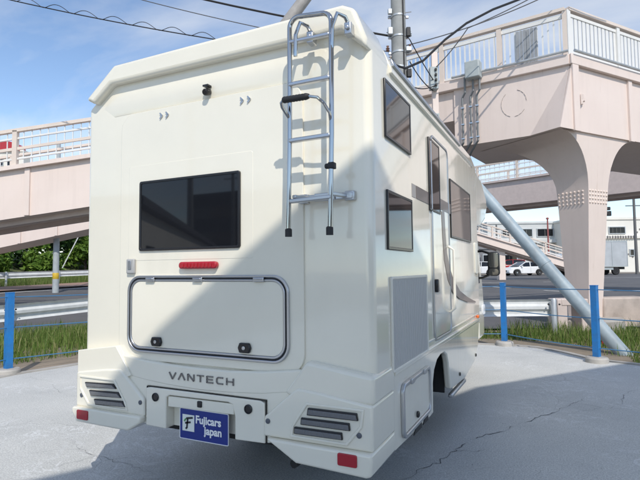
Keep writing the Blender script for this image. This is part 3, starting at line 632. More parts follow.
def post_mesh(name, w_, d_, h_, m): q = MB(); q.box((0, 0, h_ / 2), (w_, d_, h_)); return q.mesh(name, m, 0)
def railing(parent, p0, p1, h, post_step, bal_step, rails, bal=(.022, .022), balm=None, postm=None, post=(.09, .09), bal_z=(.1, None), inner=0.0):
    """rails: list of (height, w, h, material); posts and balusters are separate parts"""
    p0, p1 = Vector(p0), Vector(p1); d = p1 - p0; L = math.hypot(d.x, d.y); ang = math.atan2(d.y, d.x)
    for hh, w_, th, m in rails:
        q = MB(); off = Vector((0, 0, hh)); q.beam(p0 + off, p1 + off, w_, th); q.build('rail', m, parent)
    pm = post_mesh('post', post[0], post[1], h, postm or BEIGE); n_ = max(1, round(L / post_step))
    for k in range(n_ + 1):
        p = p0.lerp(p1, k / n_); inst('railing_post', pm, parent, Matrix.Translation(p) @ Matrix.Rotation(ang, 4, 'Z'))
    z1 = bal_z[1] or h - .06
    bmh = post_mesh('baluster', bal[0], bal[1], z1 - bal_z[0], balm or RAILW); nb = int(L / bal_step)
    for k in range(1, nb):
        p = p0.lerp(p1, k / nb) + Vector((0, 0, bal_z[0])); inst('baluster', bmh, parent, Matrix.Translation(p) @ Matrix.Rotation(ang, 4, 'Z'))

# ------------------------------------------------------------------ near footbridge with its pier
fb = thing('footbridge', 'pale pink footbridge corner with railing on a flared pier at right', 'footbridge', T(5.9, 11.5))
A = Vector((.885, .465)); B = Vector((-.82, .57)); C0 = Vector((5.45, 10.5))          # site directions
def S2(v, z): return T(v[0], v[1], z)
An = Vector((-.465, .885)); Bn = Vector((.57, .82))      # inward normals
WID = 2.5
P0 = C0 + B * 2.58; PE = C0 + B * 4.3; PA = C0 + A * 9
inner = C0 + A * 0 + (An + Bn).normalized() * (WID / (An + Bn).normalized().dot(An))
PAi = PA + An * WID; P0i = P0 + Bn * WID
def slab(name, pts, z0, z1, m, parent, bevel=0.0):
    q = MB(); q.prism([(p[0], p[1]) for p in pts], lambda u, v, w: T(u, v, w), z0, z1); return q.build(name, m, parent, bevel)
# right-hand box girder, left-hand box girder (its web leans out towards the bottom)
slab('girder', [C0, PA, PAi, inner], 4.30, 5.72, PINK, fb)
q = MB(); bl0 = C0 - A * .45
top = [C0 + B * .004, P0, P0i, inner]; bot = top
q.add([S2(p, 4.31) for p in bot] + [S2(p, 5.72) for p in top], [(0, 1, 2, 3), (7, 6, 5, 4), (0, 4, 5, 1), (1, 5, 6, 2), (2, 6, 7, 3), (3, 7, 4, 0)]); q.build('girder', PINK, fb)
slab('side_girder', [P0 + B * .01 + Bn * .05, PE + Bn * .05, PE + Bn * WID, P0i + B * .01], 4.98, 5.715, PINK, fb)
# triangular bracket plate closing the corner
q = MB(); q.prism([(-.45, 4.295), (.16, 4.295), (.16, 5.70), (.0, 5.70)], lambda u, v, w: T(*(C0 + A * u - An * w), v), .012, .045); q.build('corner_plate', PINK, fb)
q = MB(); q.add([S2(C0 - Bn * .004, 5.70), S2(bl0 - An * .012, 4.297), S2(C0 + B * .85 - Bn * .004, 4.312), S2(C0 + An * .1, 4.312)], [(0, 1, 2), (0, 2, 3), (0, 3, 1), (1, 3, 2)]); q.build('web_fairing', PINK, fb, smooth=0)
q = MB(); q.prism([(-.02, 4.27), (.18, 4.27), (.18, 5.72), (-.02, 5.72)], lambda u, v, w: T(*(C0 + A * u - An * w), v), .046, .085); q.build('corner_strip', PINK, fb)
for u in (2.05, 4.1, 6.2):
    q = MB(); q.prism([(u, 4.27), (u + .14, 4.27), (u + .14, 5.72), (u, 5.72)], lambda u_, v, w: T(*(C0 + A * u_ - An * w), v), .0, .05); q.build('web_stiffener', PINK, fb)
# deck edge (cap) in two runs
for (a_, b2, nn) in ((C0, PA, An), (C0, PE, Bn)):
    d = (b2 - a_).normalized(); pts = [a_ - nn * .09 - (d * .06 if nn is An else d * -.0), b2 - nn * .09, b2 + nn * .35, a_ + nn * .35]
    slab('deck_edge', pts, 5.722 + (.002 if nn is An else 0), 5.945 + (.003 if nn is An else 0), PINK, fb, .01)
slab('deck', [C0 + An * .3 + Bn * .3, PA + An * .3, PAi, inner, PE + Bn * WID, PE + Bn * .3], 5.73, 5.90, CONC, fb)
rl_r = [(1.06, .14, .07, BEIGE), (.94, .05, .07, RAILW), (.10, .05, .05, RAILW)]
railing(fb, S2(C0 + An * .06 + A * .05, 5.947), S2(PA + An * .06, 5.947), 1.03, 1.75, .14, rl_r, (.100, .02), RAILW, RAILW, (.11, .11), (.12, .92))
rl_l = [(1.06, .14, .07, BEIGE), (.92, .05, .09, RAILW), (.10, .05, .05, RAILW)]
railing(fb, S2(C0 + Bn * .06 + B * .06, 5.944), S2(PE + Bn * .06, 5.944), 1.03, 1.3, .115, rl_l, (.034, .02), RAILW, BEIGE, (.11, .11), (.12, .90))
# inner side railing of both runs
railing(fb, S2(inner - An * .1 + A * .1, 5.90), S2(PAi - An * .1, 5.90), 1.05, 1.75, .30, [(1.05, .1, .06, BEIGE), (.90, .05, .05, RAILW), (.16, .05, .12, BEIGE)], (.03, .02), RAILW, BEIGE, (.10, .10), (.2, .9))
railing(fb, S2(inner - Bn * .1 + B * .1, 5.90), S2(PE + Bn * (WID - .1), 5.90), 1.05, 1.75, .30, [(1.05, .1, .06, BEIGE), (.90, .05, .05, RAILW), (.16, .05, .12, BEIGE)], (.03, .02), RAILW, BEIGE, (.10, .10), (.2, .9))
# grey ribbed panel tied to the left-hand railing
GREYP = mat('grey_ribbed_panel', (.30, .31, .32), .55, var=.15)
pa, pb_ = C0 + B * .64 + Bn * .02, C0 + B * 1.10 + Bn * .02
for k in range(6):
    a_ = pa.lerp(pb_, k / 6); b2 = pa.lerp(pb_, (k + .86) / 6); q = MB(); q.beam(S2(a_, 6.37), S2(b2, 6.37), .03 if k % 2 else .015, .80); q.build('panel_rib', GREYP, fb)
# pier: tapered square column that flares into the deck
pc = Vector((5.98, 11.15)) + A * .24 + An * .24
def psec(z):
    if z < 3.05: return .235 + (z / 3.05) * .115
    t = (z - 3.05) / 1.25; return .35 + .95 * (1 - math.sqrt(max(0, 1 - t * t)))
zs = [-.2, .6, 1.4, 2.2, 2.75, 3.05] + [3.05 + 1.25 * t for t in (.15, .3, .45, .6, .7, .8, .88, .94, .98, 1.0)]
V = []; F = []
for z in zs:
    h = psec(max(z, 0)); hf = .235 + .285 * max(z, 0) / 4.3; hk = .235 + .115 * min(1, max(z, 0) / 3.05) + max(0, h - .35) * 1.5
    for a_, b2 in ((-1, -hf), (1, -hf), (1, hk), (-1, hk)): p = pc + A * (a_ * h) + An * b2; V.append(T(p[0], p[1], z))
for i in range(len(zs) - 1):
    for k in range(4): F.append((i * 4 + k, i * 4 + (k + 1) % 4, i * 4 + 4 + (k + 1) % 4, i * 4 + 4 + k))
F += [(0, 1, 2, 3), tuple(len(V) - 1 - k for k in range(4))]
q = MB(); q.add(V, F); pier = q.build('pier', PINK, fb, 0, smooth=40)
def stud(q, p, nrm, r_=.028):
    q.lathe([(r_, -.005), (r_ * .85, .014), (r_ * .4, .024)], p, nrm, 6)
q = MB()
for row in range(4):
    z = 2.79 + row * .088; h = psec(z)
    for k in range(7):
        f_ = -1 + (k + .5) * 2 / 7
        p = pc + A * (f_ * h) - An * (.235 + .285 * z / 4.3); n3 = T(*(-An)) - T(0, 0); stud(q, T(p[0], p[1], z), n3)
        p = pc + An * (f_ * h) - A * h; n3 = T(*(-A)) - T(0, 0); stud(q, T(p[0], p[1], z), n3)
sb = q.build('stud_band', mat('pink_studs', (.74, .62, .55), .5), pier); sb['kind'] = 'stuff'
q = MB(); b0 = T(pc[0], pc[1], 0); q.lathe([(.78, -.15), (.78, .16), (.74, .20), (.45, .21)], b0, (0, 0, 1), 28); q.build('pier_footing', CONC, pier, 0)
# conduits, junction box, grey pipe along the deck edge
q = MB(); jb = C0 + B * 2.02 - Bn * .22; q.box(T(jb[0], jb[1], 6.02), (.34, .26, .40), Matrix.Rotation(YAW + math.atan2(B.y, B.x), 3, 'Z')); q.build('junction_box', BOXG, fb, .02)
for k in range(3):
    b_s = 1.90 + k * .155 + (.04 if k == 2 else 0)
    a_ = C0 + B * b_s - Bn * .16; low = C0 + B * (b_s + .09) - Bn * .10; lo2 = low + Bn * .25 + B * .25
    q = MB(); q.tube([S2(a_, 5.92), S2(a_, 5.55), S2(low, 5.45), S2(low, 4.36), S2(lo2, 4.16), S2(lo2 + Bn * .3 + B * .15, 4.12)], .026, 8); cdo = q.build('conduit', CONDUIT, fb)
    for zz in (5.2, 4.8, 4.45):
        q = MB(); q.box(S2(low, zz), (.075, .075, .03)); q.build('clamp', STEEL, cdo)
for (a_, b2, nn) in ((C0 - Bn * .13, P0 - Bn * .13, Bn), (C0 - An * .13, PA - An * .13, An)):
    q = MB(); q.tube([S2(a_, 6.00), S2(a_.lerp(b2, .5), 5.985), S2(b2, 6.00)], .032, 8); q.build('service_pipe', GALV, fb)
q = MB(); s_ = C0 + A * .30 - An * .06; q.box(S2(s_, 5.02), (.09, .09, .17)); q.box(S2(s_ - A * .03, 4.92), (.05, .05, .10)); q.build('bracket', PINK, fb, .01)
# faint ring scuff on the left girder
q = MB()
cs_ = C0 + B * 1.18
for k in range(20):
    if k in (3, 4, 5, 10, 11, 15): continue
    a0, a1 = R(k * 18), R(k * 18 + 15)
    def rp(a, r_):
        z = 5.12 + r_ * math.sin(a); w_ = (5.72 - z) / 1.41; base = C0 + B * (1.18 + r_ * .9 * math.cos(a))
        return S2(base - Bn * .006, z)
    q.beam(rp(a0, .31), rp(a1, .31), .01, .006)
o = q.build('scuff_ring', mat('scuff_grey', (.42, .37, .34), .8), fb); o['kind'] = 'stuff'

# ------------------------------------------------------------------ ramp that climbs from the left behind the camper to the footbridge
def ramp(name, label, Xa, Da, za, Xb, Db, zb, wid, th, m, rail_h, posts, bal_step, group=None, stiff=0, full=True):
    t = thing(name, label, 'footbridge', T(Xa, Da), group)
    d = Vector((Xb - Xa, Db - Da)).normalized(); nn = Vector((-d.y, d.x))
    q = MB(); P = []
    for (X, D, z) in ((Xa, Da, za), (Xb, Db, zb)):
        for off in (0, wid):
            for dz in (-th, 0): P.append(T(X + nn.x * off, D + nn.y * off, z + dz))
    q.add(P, [(0, 1, 3, 2), (4, 6, 7, 5), (0, 4, 5, 1), (2, 3, 7, 6), (1, 5, 7, 3), (0, 2, 6, 4)]); q.build('girder', m, t)
    q = MB(); q.beam(T(Xa - nn.x * .05, Da - nn.y * .05, za + .03), T(Xb - nn.x * .05, Db - nn.y * .05, zb + .03), .16, .11); q.build('deck_edge', m, t)
    if full:
        q = MB()
        a_, b2 = Vector((Xa, Da)) + nn * (wid / 2), Vector((Xb, Db)) + nn * (wid / 2)
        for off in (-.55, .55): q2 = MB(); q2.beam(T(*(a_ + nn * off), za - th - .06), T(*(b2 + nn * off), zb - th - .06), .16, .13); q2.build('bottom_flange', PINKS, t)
    for k in range(stiff):
        f_ = (k + .5) / stiff; X, D, z = Xa + (Xb - Xa) * f_, Da + (Db - Da) * f_, za + (zb - za) * f_
        q = MB(); q.box(T(X - nn.x * .02, D - nn.y * .02, z - th / 2 - .01), (.13, .07, th * .96), Matrix.Rotation(YAW + math.atan2(d.y, d.x), 3, 'Z')); q.build('web_stiffener', m, t)
    rails = [(rail_h, .12, .09, BEIGE), (rail_h * .78, .05, .045, RAILW), (rail_h * .50, .05, .075, BEIGE), (rail_h * .22, .05, .045, RAILW)]
    railing(t, T(Xa, Da, za + .05), T(Xb, Db, zb + .05), rail_h, posts, bal_step, rails, (.022, .022), RAILW, BEIGE, (.12, .12), (.06, rail_h - .05))
    a_, b2 = Vector((Xa, Da)) + nn * (wid - .08), Vector((Xb, Db)) + nn * (wid - .08)
    railing(t, T(*a_, za), T(*b2, zb), rail_h, posts * 1.3, bal_step * 2.2, [(rail_h, .1, .07, BEIGE), (rail_h * .6, .05, .05, RAILW), (rail_h * .25, .05, .05, RAILW)], (.022, .022), RAILW, BEIGE, (.10, .10), (.06, rail_h - .05))
    return t
rampL = ramp('footbridge_ramp', 'pale pink ramp with white railing passing behind the camper at left', -13.0, 12.9, 3.36, 1.85, 13.1, 5.54, 2.0, 1.30, PINK, .98, 2.65, .215, stiff=7)
for X in (-10.9, -3.4):
    q = MB(); zt = 3.36 + (X + 13) / 14.85 * 2.18 - 1.3; p = T(X, 13.9); q.box((p.x, p.y, zt / 2 - .1), (.5, .5, zt + .2), Matrix.Rotation(YAW, 3, 'Z')); q.build('pier', PINK, rampL, .02)
ramp('footbridge_ramp', 'lower pink ramp with short railing seen under the first one at far left', -17.5, 22.0, 2.75, -3.0, 22.6, 5.8, 1.8, .95, PINK, .95, 1.9, .5, stiff=9, full=False)
# far span across the street
q0 = (7.4, 29.6); q1 = (20.0, 15.9)
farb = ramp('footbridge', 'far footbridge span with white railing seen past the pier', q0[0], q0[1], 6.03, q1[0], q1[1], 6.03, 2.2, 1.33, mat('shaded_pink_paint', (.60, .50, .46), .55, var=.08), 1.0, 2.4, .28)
for (X, D) in ((3.6, 31.2),):
    q = MB(); p = T(X, D); q.box((p.x, p.y, 2.3), (.7, .7, 5.0), Matrix.Rotation(YAW, 3, 'Z')); q.build('pier', PINK, farb, .02)
# stair descending to the right on the far side
st = ramp('footbridge_stair', 'far pink stair flight coming down behind the parked white sedan', 8.0, 39.5, 5.5, 22.9, 40.9, 1.05, 1.8, .60, PINK, .9, 1.5, .5)
for (X, h) in ((14.9, 2.6),):
    q = MB(); p = tg(X, 40.9); q.box((p.x, p.y, p.z + h / 2), (.55, .55, h), Matrix.Rotation(YAW, 3, 'Z')); q.build('pier', PINK, st, .02)

# ------------------------------------------------------------------ utility pole, bracing pole, cables
up0 = Vector((1.74, 10.4)); up_p = T(up0[0], up0[1], 0)
ut = thing('utility_pole', 'grey concrete utility pole with clamps rising behind the camper roof', 'utility pole', up_p)
q = MB(); q.lathe([(.19, -.1), (.165, 4.5), (.15, 8), (.125, 12.5)], up_p, (0, 0, 1), 20); q.build('shaft', POLEC, ut)
for z in (5.05, 5.28, 5.62, 5.95, 6.30, 6.75, 7.2):
    rr2 = .163 + (5.0 - z) * .0045
    q = MB(); q.lathe([(rr2 + .002, 0), (rr2 + .012, .006), (rr2 + .012, .04), (rr2 + .002, .046)], up_p + Vector((0, 0, z)), (0, 0, 1), 20); bnd = q.build('pole_band', GALV, ut)
    for s in (-1, 1):
        q = MB(); d_ = (T(s, 0) - T(0, 0)); q.box(up_p + Vector((0, 0, z + .023)) + d_ * (rr2 + .035), (.07, .05, .06), Matrix.Rotation(YAW, 3, 'Z')); q.build('band_bolt', STEEL, bnd, .01)
for s, z in ((-1, 6.02), (1, 6.04), (-1, 5.66), (1, 6.34)):
    d_ = T(s, 0) - T(0, 0); q = MB(); q.lathe([(.02, 0), (.045, .02), (.02, .04), (.045, .06), (.02, .08), (.03, .12)], up_p + Vector((0, 0, z)) + d_ * .24, (0, 0, 1), 10); q.build('insulator', mat('brown_insulator', (.22, .12, .09), .35) if z < 6.1 else BOXG, ut)
for k in range(6):
    q = MB(); d_ = T(1 if k % 2 else -1, -.3) - T(0, 0); z = 5.5 + k * .45; q.tube([up_p + Vector((0, 0, z)) + d_ * .15, up_p + Vector((0, 0, z)) + d_ * .27], .010, 6); q.build('climbing_peg', STEEL, ut)
for k, (z, s, w_, h_) in enumerate(((6.42, -1, .11, .16), (6.40, 1, .09, .20), (6.02, 1, .13, .10), (5.5, 1, .10, .18), (6.85, -1, .09, .12), (5.74, -1, .10, .12))):
    d_ = T(s, -.5) - T(0, 0); d_.normalize(); q = MB(); q.box(up_p + Vector((0, 0, z)) + d_ * .215, (w_, w_ * .8, h_), Matrix.Rotation(YAW, 3, 'Z')); q.build('cable_clamp', BLACK if k % 2 else GALV, ut, .015)
q = MB(); d_ = T(.5, -.9) - T(0, 0); d_.normalize(); q.tube([up_p + Vector((0, 0, z)) + d_ * (.17 + .008 * math.sin(z * 5)) for z in (4.0, 4.6, 5.2, 5.8, 6.4, 7.2, 8.5)], .018, 6); q.build('riser_cable', CABLE, ut)
# bracing pole down to the verge
sb_ = T(4.90, 7.98, -.15); stp = up_p + Vector((0, 0, 5.0))
bp_ = thing('bracing_pole', 'slanting blue grey steel pole bracing down to the verge right of the camper', 'pole', (sb_.x, sb_.y, 0))
q = MB(); d_ = (stp - sb_).normalized(); q.tube([sb_, sb_.lerp(stp, .5), stp], [.118, .108, .10], 20); q.build('shaft', STRUT, bp_)
for f_ in (.30, .62):
    c = sb_.lerp(stp, f_); q = MB(); rr2 = .118 - f_ * .019; q.lathe([(rr2 + .001, 0), (rr2 + .007, .004), (rr2 + .007, .03), (rr2 + .001, .034)], c, d_, 20); jo = q.build('sleeve_joint', STRUT, bp_)
    sd_ = d_.cross(Vector((0, 0, 1))).normalized(); q = MB(); q.box(c + sd_ * (rr2 + .012), (.05, .03, .05)); q.build('bolt', BLACK, jo)
# leaning steel lamp column behind the roof
lp0 = T(-1.32, 10.6, 0); lamp = thing('street_lamp', 'leaning grey steel lamp column showing above the rear roof edge', 'street lamp', lp0)
q = MB(); q.tube([lp0 + Vector((0, 0, -.1)), T(-1.35, 10.6, 3.0), T(-1.35, 10.6, 4.6), T(-1.25, 10.58, 5.5), T(-.87, 10.5, 6.45), T(-.02, 10.4, 7.55), T(1.43, 10.2, 9.0)], [.16, .15, .145, .14, .135, .125, .10], 16); q.build('column', mat('weathered_pole', (.36, .34, .32), .6, var=.2), lamp)
q = MB(); q.box(T(1.83, 10.15, 9.25), (.8, .25, .14), Matrix.Rotation(YAW, 3, 'Z')); q.build('lamp_head', BOXG, lamp, .03)
def cable(name, label, pts, r_, m=None, group=None, n_=8):
    q = MB(); q.tube(pts, r_, 6); o = q.build(name, m or CABLE); return tag(o, label, 'cable', group)
def sag(a, b_, s_, n_=20):
    a, b_ = Vector(a), Vector(b_); return [a.lerp(b_, k / n_) - Vector((0, 0, s_ * 4 * (k / n_) * (1 - k / n_))) for k in range(n_ + 1)]
# left-hand pair: plain cable and one with a spiral hanger
cable('overhead_cable', 'plain black cable over the camper roof, upper of the pair at top left', sag(T(-16, 12, 12.6), T(1.62, 10.4, 6.35), .55), .022, group='cables over the roof')
la, lb = T(-16, 11.6, 10.6), T(1.58, 10.35, 5.75)
base = sag(la, lb, .55, 60)
mw = thing('messenger_cable', 'thin black cable with wavy spiral hanger, lower of the pair at top left', 'cable', la, 'cables over the roof')
q = MB(); q.tube(base, .012, 6); q.build('wire', CABLE, mw)
wv = []
for k in range(481):
    f_ = k / 480; i = min(int(f_ * 60), 59); p = base[i].lerp(base[i + 1], f_ * 60 - i); a = f_ * 2 * math.pi * 26; wv.append(p + Vector((0, 0, .055 + .06 * math.cos(a))) + (T(0, .05 * math.sin(a)) - T(0, 0)))
q = MB(); q.tube(wv, .0075, 5); q.build('spiral_hanger', CABLE, mw)
# right-hand side
hp = lambda z, s=.0: up_p + Vector((0, 0, z)) + (T(s, -.18) - T(0, 0))
cable('overhead_cable', 'thick black cable looping from behind the roof past the utility pole', [T(-.97, 10.42, 6.12), T(-.2, 9.3, 5.72), T(.62, 8.4, 5.40), T(.92, 8.5, 5.20), T(1.25, 8.7, 5.05), T(1.62, 9.0, 5.07), T(2.0, 9.2, 5.30), T(2.45, 9.3, 5.75), T(2.9, 9.4, 6.12), T(3.5, 9.6, 6.5), T(5.2, 10, 7.3)], .023)
cable('overhead_cable', 'thin dark cable rising from the box on the bridge, left of its pair', sag(T(2.62, 11.2, 5.9), T(3.3, 10.6, 6.62), .06) + sag(T(3.3, 10.6, 6.62), T(6.5, 10.0, 8.2), .12)[1:], .011, CABLEG, 'thin cables right of the utility pole')
cable('overhead_cable', 'thin dark cable just under the other thin cable right of the pole', sag(T(1.9, 10.4, 6.15), T(6.9, 10.0, 8.15), .25), .011, CABLEG, 'thin cables right of the utility pole')
cable('overhead_cable', 'short thin wire dropping from the utility pole to the upper grey box', sag(T(1.95, 10.3, 6.25), T(2.70, 11.2, 5.62), .03), .012, CABLE)
cable('overhead_cable', 'short thin wire from the lower pole clamp to the upper grey box', sag(T(1.95, 10.3, 5.75), T(2.64, 11.2, 5.45), .08), .012, CABLE)
cable('overhead_cable', 'slack wire hanging between utility pole and bridge behind the grey box', sag(T(1.9, 10.3, 5.25), T(2.75, 11.2, 5.6), .10), .012, CABLE)
cable('overhead_cable', 'thin wire leaving the utility pole to the left above the roof', sag(T(1.6, 10.4, 6.0), T(-6, 12, 8.6), .12), .010, CABLEG)
# two grey boxes fixed on a steel post beside the bridge
ep = thing('cabinet_post', 'slim pink post with two grey electric boxes beside the bridge girder', 'post', T(2.72, 11.3))
q = MB(); p = T(2.72, 11.34); q.box((p.x, p.y, 3.2), (.14, .10, 6.4), Matrix.Rotation(YAW, 3, 'Z')); q.build('post', PINK, ep, .01)
for z, h in ((5.72, .52), (4.72, .34)):
    q = MB(); p = T(2.66, 11.2, z); q.box(p, (.19, .17, h), Matrix.Rotation(YAW, 3, 'Z')); eb = q.build('electric_box', BOXG, ep, .012)
    for k in range(4 if h > .4 else 2):
        q = MB(); p = T(2.69, 11.09, z + h / 2 - .08 - k * .12); q.box(p, (.05, .04, .06), Matrix.Rotation(YAW, 3, 'Z')); q.build('fuse_cap', BLACK, eb, .01)
q = MB(); q.tube([T(2.68, 11.15, 4.55), T(2.74, 11.05, 4.40), T(2.83, 11.0, 4.36), T(2.86, 11.0, 4.22)], .05, 8); q.build('cable_bundle', CABLE, ep)

# ------------------------------------------------------------------ blue rope fence
WIRE = mat('blue_rope', (0.05, 0.17, 0.32), 0.5)
def fence(name, label, pts, parent=None):
    t = thing(name, label, 'fence', (pts[0][0], pts[0][1], 0))
    bm_ = MB(); bm_.box((0, 0, .55), (.082, .082, 1.06)); bm_.box((0, 0, 1.085), (.088, .088, .012)); pm = bm_.mesh('post', BLUE, 0)
    bs = MB(); bs.lathe([(.15, 0), (.15, .055), (.135, .075), (.06, .08)], (0, 0, 0), (0, 0, 1), 20); bsm = bs.mesh('base', CONC)
    for i, (x, y) in enumerate(pts):
        a_ = pts[max(i - 1, 0)]; b2 = pts[min(i + 1, len(pts) - 1)]; ang = math.atan2(b2[1] - a_[1], b2[0] - a_[0])
        po = inst('post', pm, t, Matrix.Translation((x, y, .002)) @ Matrix.Rotation(ang, 4, 'Z')); inst('base', bsm, po, Matrix.Translation((x, y, .0)))
    for z in (1.03, .62, .20):
        for i in range(len(pts) - 1):
            (x0, y0), (x1, y1) = pts[i], pts[i + 1]; q = MB(); q.tube(sag((x0, y0, z), (x1, y1, z), .015, 8), .008, 6); q.build('rope', WIRE, t)
    return t
fence('rope_fence', 'blue post and rope fence round the lot corner right of the camper', [(-1.3, 6.62), (.863, 7.06), (2.21, 5.93), (4.4, 5.35), (7.0, 4.95)])
fence('rope_fence', 'blue post and rope fence along the left edge of the lot', [(-4.58, -.9), (-4.93, 2.02), (-4.15, 4.75)])

# ------------------------------------------------------------------ guard rails
def guard(name, label, pts, h=.70, step=2.0, both=True, m=None):
    """W-beam guard rail along world points"""
    t = thing(name, label, 'guard rail', (pts[0][0], pts[0][1], gz(*pts[0])))
    prof = [(-.0, -.17), (.055, -.125), (.055, -.075), (.0, -.03), (.0, .03), (.055, .075), (.055, .125), (-.0, .17)]
    P = [Vector(p) for p in pts]
    for i in range(len(P) - 1):
        a_, b2 = P[i], P[i + 1]; d = (b2 - a_).normalized(); nn = Vector((-d.y, d.x)); L = (b2 - a_).length; nb = max(1, round(L / 4.0))
        for k in range(nb):
            u0, u1 = a_.lerp(b2, k / nb), a_.lerp(b2, (k + 1) / nb) + d * .05; V = []
            for e in (u0, u1):
                for off in (0, .006):
                    for (o_, z) in prof: p = e + nn * (o_ * .9 + off + (k % 2) * .003); V.append((p.x, p.y, gz(p.x, p.y) + h - .17 + z))
            n8 = len(prof); F = []
            for j in range(n8 - 1): F += [(j, j + 1, 2 * n8 + j + 1, 2 * n8 + j), (n8 + j, 3 * n8 + j, 3 * n8 + j + 1, n8 + j + 1)]
            F += [(0, 2 * n8, 3 * n8, n8), (n8 - 1, 2 * n8 - 1, 4 * n8 - 1, 3 * n8 - 1)] + [(j, n8 + j, n8 + j + 1, j + 1) for j in range(n8 - 1)] + [(2 * n8 + j, 2 * n8 + j + 1, 3 * n8 + j + 1, 3 * n8 + j) for j in range(n8 - 1)]
            q = MB(); q.add(V, F); q.build('beam', m or RAILG, t)
        np_ = max(1, round(L / step))
        for k in range(np_ + 1):
            p = a_.lerp(b2, k / np_) - nn * .07; g = gz(p.x, p.y); q = MB(); q.lathe([(.055, 0), (.055, h + .0), (.045, h + .02)], (p.x, p.y, g), (0, 0, 1), 10); po = q.build('post', GALV, t)
            q = MB(); p2 = a_.lerp(b2, k / np_) - nn * .02; q.box((p2.x, p2.y, g + h - .17), (.09, .09, .20), Matrix.Rotation(math.atan2(d.y, d.x), 3, 'Z')); q.build('bracket', GALV, po)
            for s in (-1, 1):
                q = MB(); p3 = a_.lerp(b2, k / np_) - nn * .075 + d * (s * .11); q.lathe([(.018, 0), (.018, .02)], (p3.x, p3.y, g + h - .10), (-nn.x, -nn.y, 0), 8); q.build('bolt', BLACK, po)
    return t
rr0 = Vector((.3, 8.38))
def GR(s): q = rr0 + Vector((.9, .436)) * s; return (q.x, q.y)
guard('guard_rail', 'white steel guard rail behind the grass between camper and pier', [GR(-6.5), GR(1.45)][::1], .70)
guard('guard_rail', 'white guard rail stub right of the pier at the picture edge', [GR(3.35), GR(9.5)], .70)
guard('guard_rail', 'pale steel guard rail beyond the left rope fence on the near side of the road', [(-8.25, -6), (-8.45, 4.2), (-8.67, 9.0)], .70)
guard('guard_rail', 'white guard rail in front of the trees across the left road', [(-24.9, 2), (-24.9, 42)], .80, 3.0)
# concrete bollard frame and block beside the pier
p = T(5.35, 10.85)
pk = thing('portal_block', 'pinkish concrete portal block at the foot of the pier', 'block', p)
q = MB()
rz = Matrix.Rotation(YAW + .08, 3, 'Z')
for (dx, w_) in ((-.20, .22), (.28, .16)):
    q = MB(); pp = T(5.35 + dx, 10.85, .30); q.box(pp, (w_, .4, .74), rz); q.build('upright', PINKS, pk, .02)
q = MB(); q.box(T(5.40, 10.84, .60), (.55, .36, .15), rz); q.build('lintel', PINKS, pk, .02)
q = MB(); q.box(T(6.95, 11.6, .28), (1.1, .5, .74), rz); tag(q.build('concrete_block', mat('stained_concrete', (.47, .40, .35), .9, var=.3, vscale=2.5), None, .04), 'stained concrete block right of the footbridge pier', 'block')
q = MB(); q.box(T(5.03, 8.95, .30), (.10, .03, .16), rz); q.box(T(5.03, 8.952, .11), (.03, .02, .36), rz)
tag(q.build('marker_sign', mat('red_marker', (.65, .02, .05), .45)), 'small red marker plate in the grass beside the slanting pole', 'marker')

# ------------------------------------------------------------------ grass verges
def leaf_mat(name, cols, rough=.55, trans=.25):
    m = bpy.data.materials.new(name); m.use_nodes = True; n, l = m.node_tree.nodes, m.node_tree.links; b = n['Principled BSDF']
    at = n.new('ShaderNodeAttribute'); at.attribute_name = 'shade'; rp = n.new('ShaderNodeValToRGB')
    rp.color_ramp.elements[0].color = (*cols[0], 1); rp.color_ramp.elements[1].color = (*cols[-1], 1)
    for i, c in enumerate(cols[1:-1]): e = rp.color_ramp.elements.new((i + 1) / (len(cols) - 1)); e.color = (*c, 1)
    l.new(at.outputs['Fac'], rp.inputs[0]); l.new(rp.outputs[0], b.inputs['Base Color']); b.inputs['Roughness'].default_value = rough; b.inputs['Specular IOR Level'].default_value = .25
    tr = n.new('ShaderNodeBsdfTranslucent'); l.new(rp.outputs[0], tr.inputs[0]); mx_ = n.new('ShaderNodeMixShader'); mx_.inputs[0].default_value = trans
    l.new(b.outputs[0], mx_.inputs[1]); l.new(tr.outputs[0], mx_.inputs[2]); l.new(mx_.outputs[0], n['Material Output'].inputs[0]); return m
def blades(name, label, spots, m, kind='stuff', cat='grass'):
    """spots: (x, y, z, height, lean) ; each blade is two triangles"""
    V = []; F = []; sh = []
    rnd = random.Random(5)
    for (x, y, z, h) in spots:
        a = rnd.uniform(0, 6.283); w_ = rnd.uniform(.003, .0065) * (1 + h); lx, ly = rnd.gauss(0, .22) * h, rnd.gauss(0, .22) * h; c, s = math.cos(a) * w_, math.sin(a) * w_
        i = len(V); V += [(x - c, y - s, z), (x + c, y + s, z), (x + lx * .45 + c * .7, y + ly * .45 + s * .7, z + h * .6), (x + lx * .45 - c * .7, y + ly * .45 - s * .7, z + h * .6), (x + lx, y + ly, z + h)]
        F += [(i, i + 1, i + 2, i + 3), (i + 3, i + 2, i + 4)]; g = rnd.random(); sh += [g, g]
    me = bpy.data.meshes.new(name); me.from_pydata(V, [], F); me.materials.append(m); at = me.attributes.new('shade', 'FLOAT', 'FACE'); at.data.foreach_set('value', sh)
    o = bpy.data.objects.new(name, me); COL.objects.link(o); return tag(o, label, cat, kind=kind)
GRASS = leaf_mat('grass_blades', [(.07, .125, .022), (.11, .185, .035), (.16, .235, .055), (.34, .31, .15)])
rnd = random.Random(11); sp = []
from mathutils import noise as mnoise
def dens(x, y): return mnoise.noise(Vector((x * .5, y * .5, 3.3)))
def pnt_seg(px, py):
    best = 9e9
    for i in range(len(LOTP) - 1):
        a_, b2 = Vector(LOTP[i]), Vector(LOTP[i + 1]); d = b2 - a_; t = max(0, min(1, (Vector((px, py)) - a_).dot(d) / d.length_squared)); best = min(best, (a_ + d * t - Vector((px, py))).length)
    return best
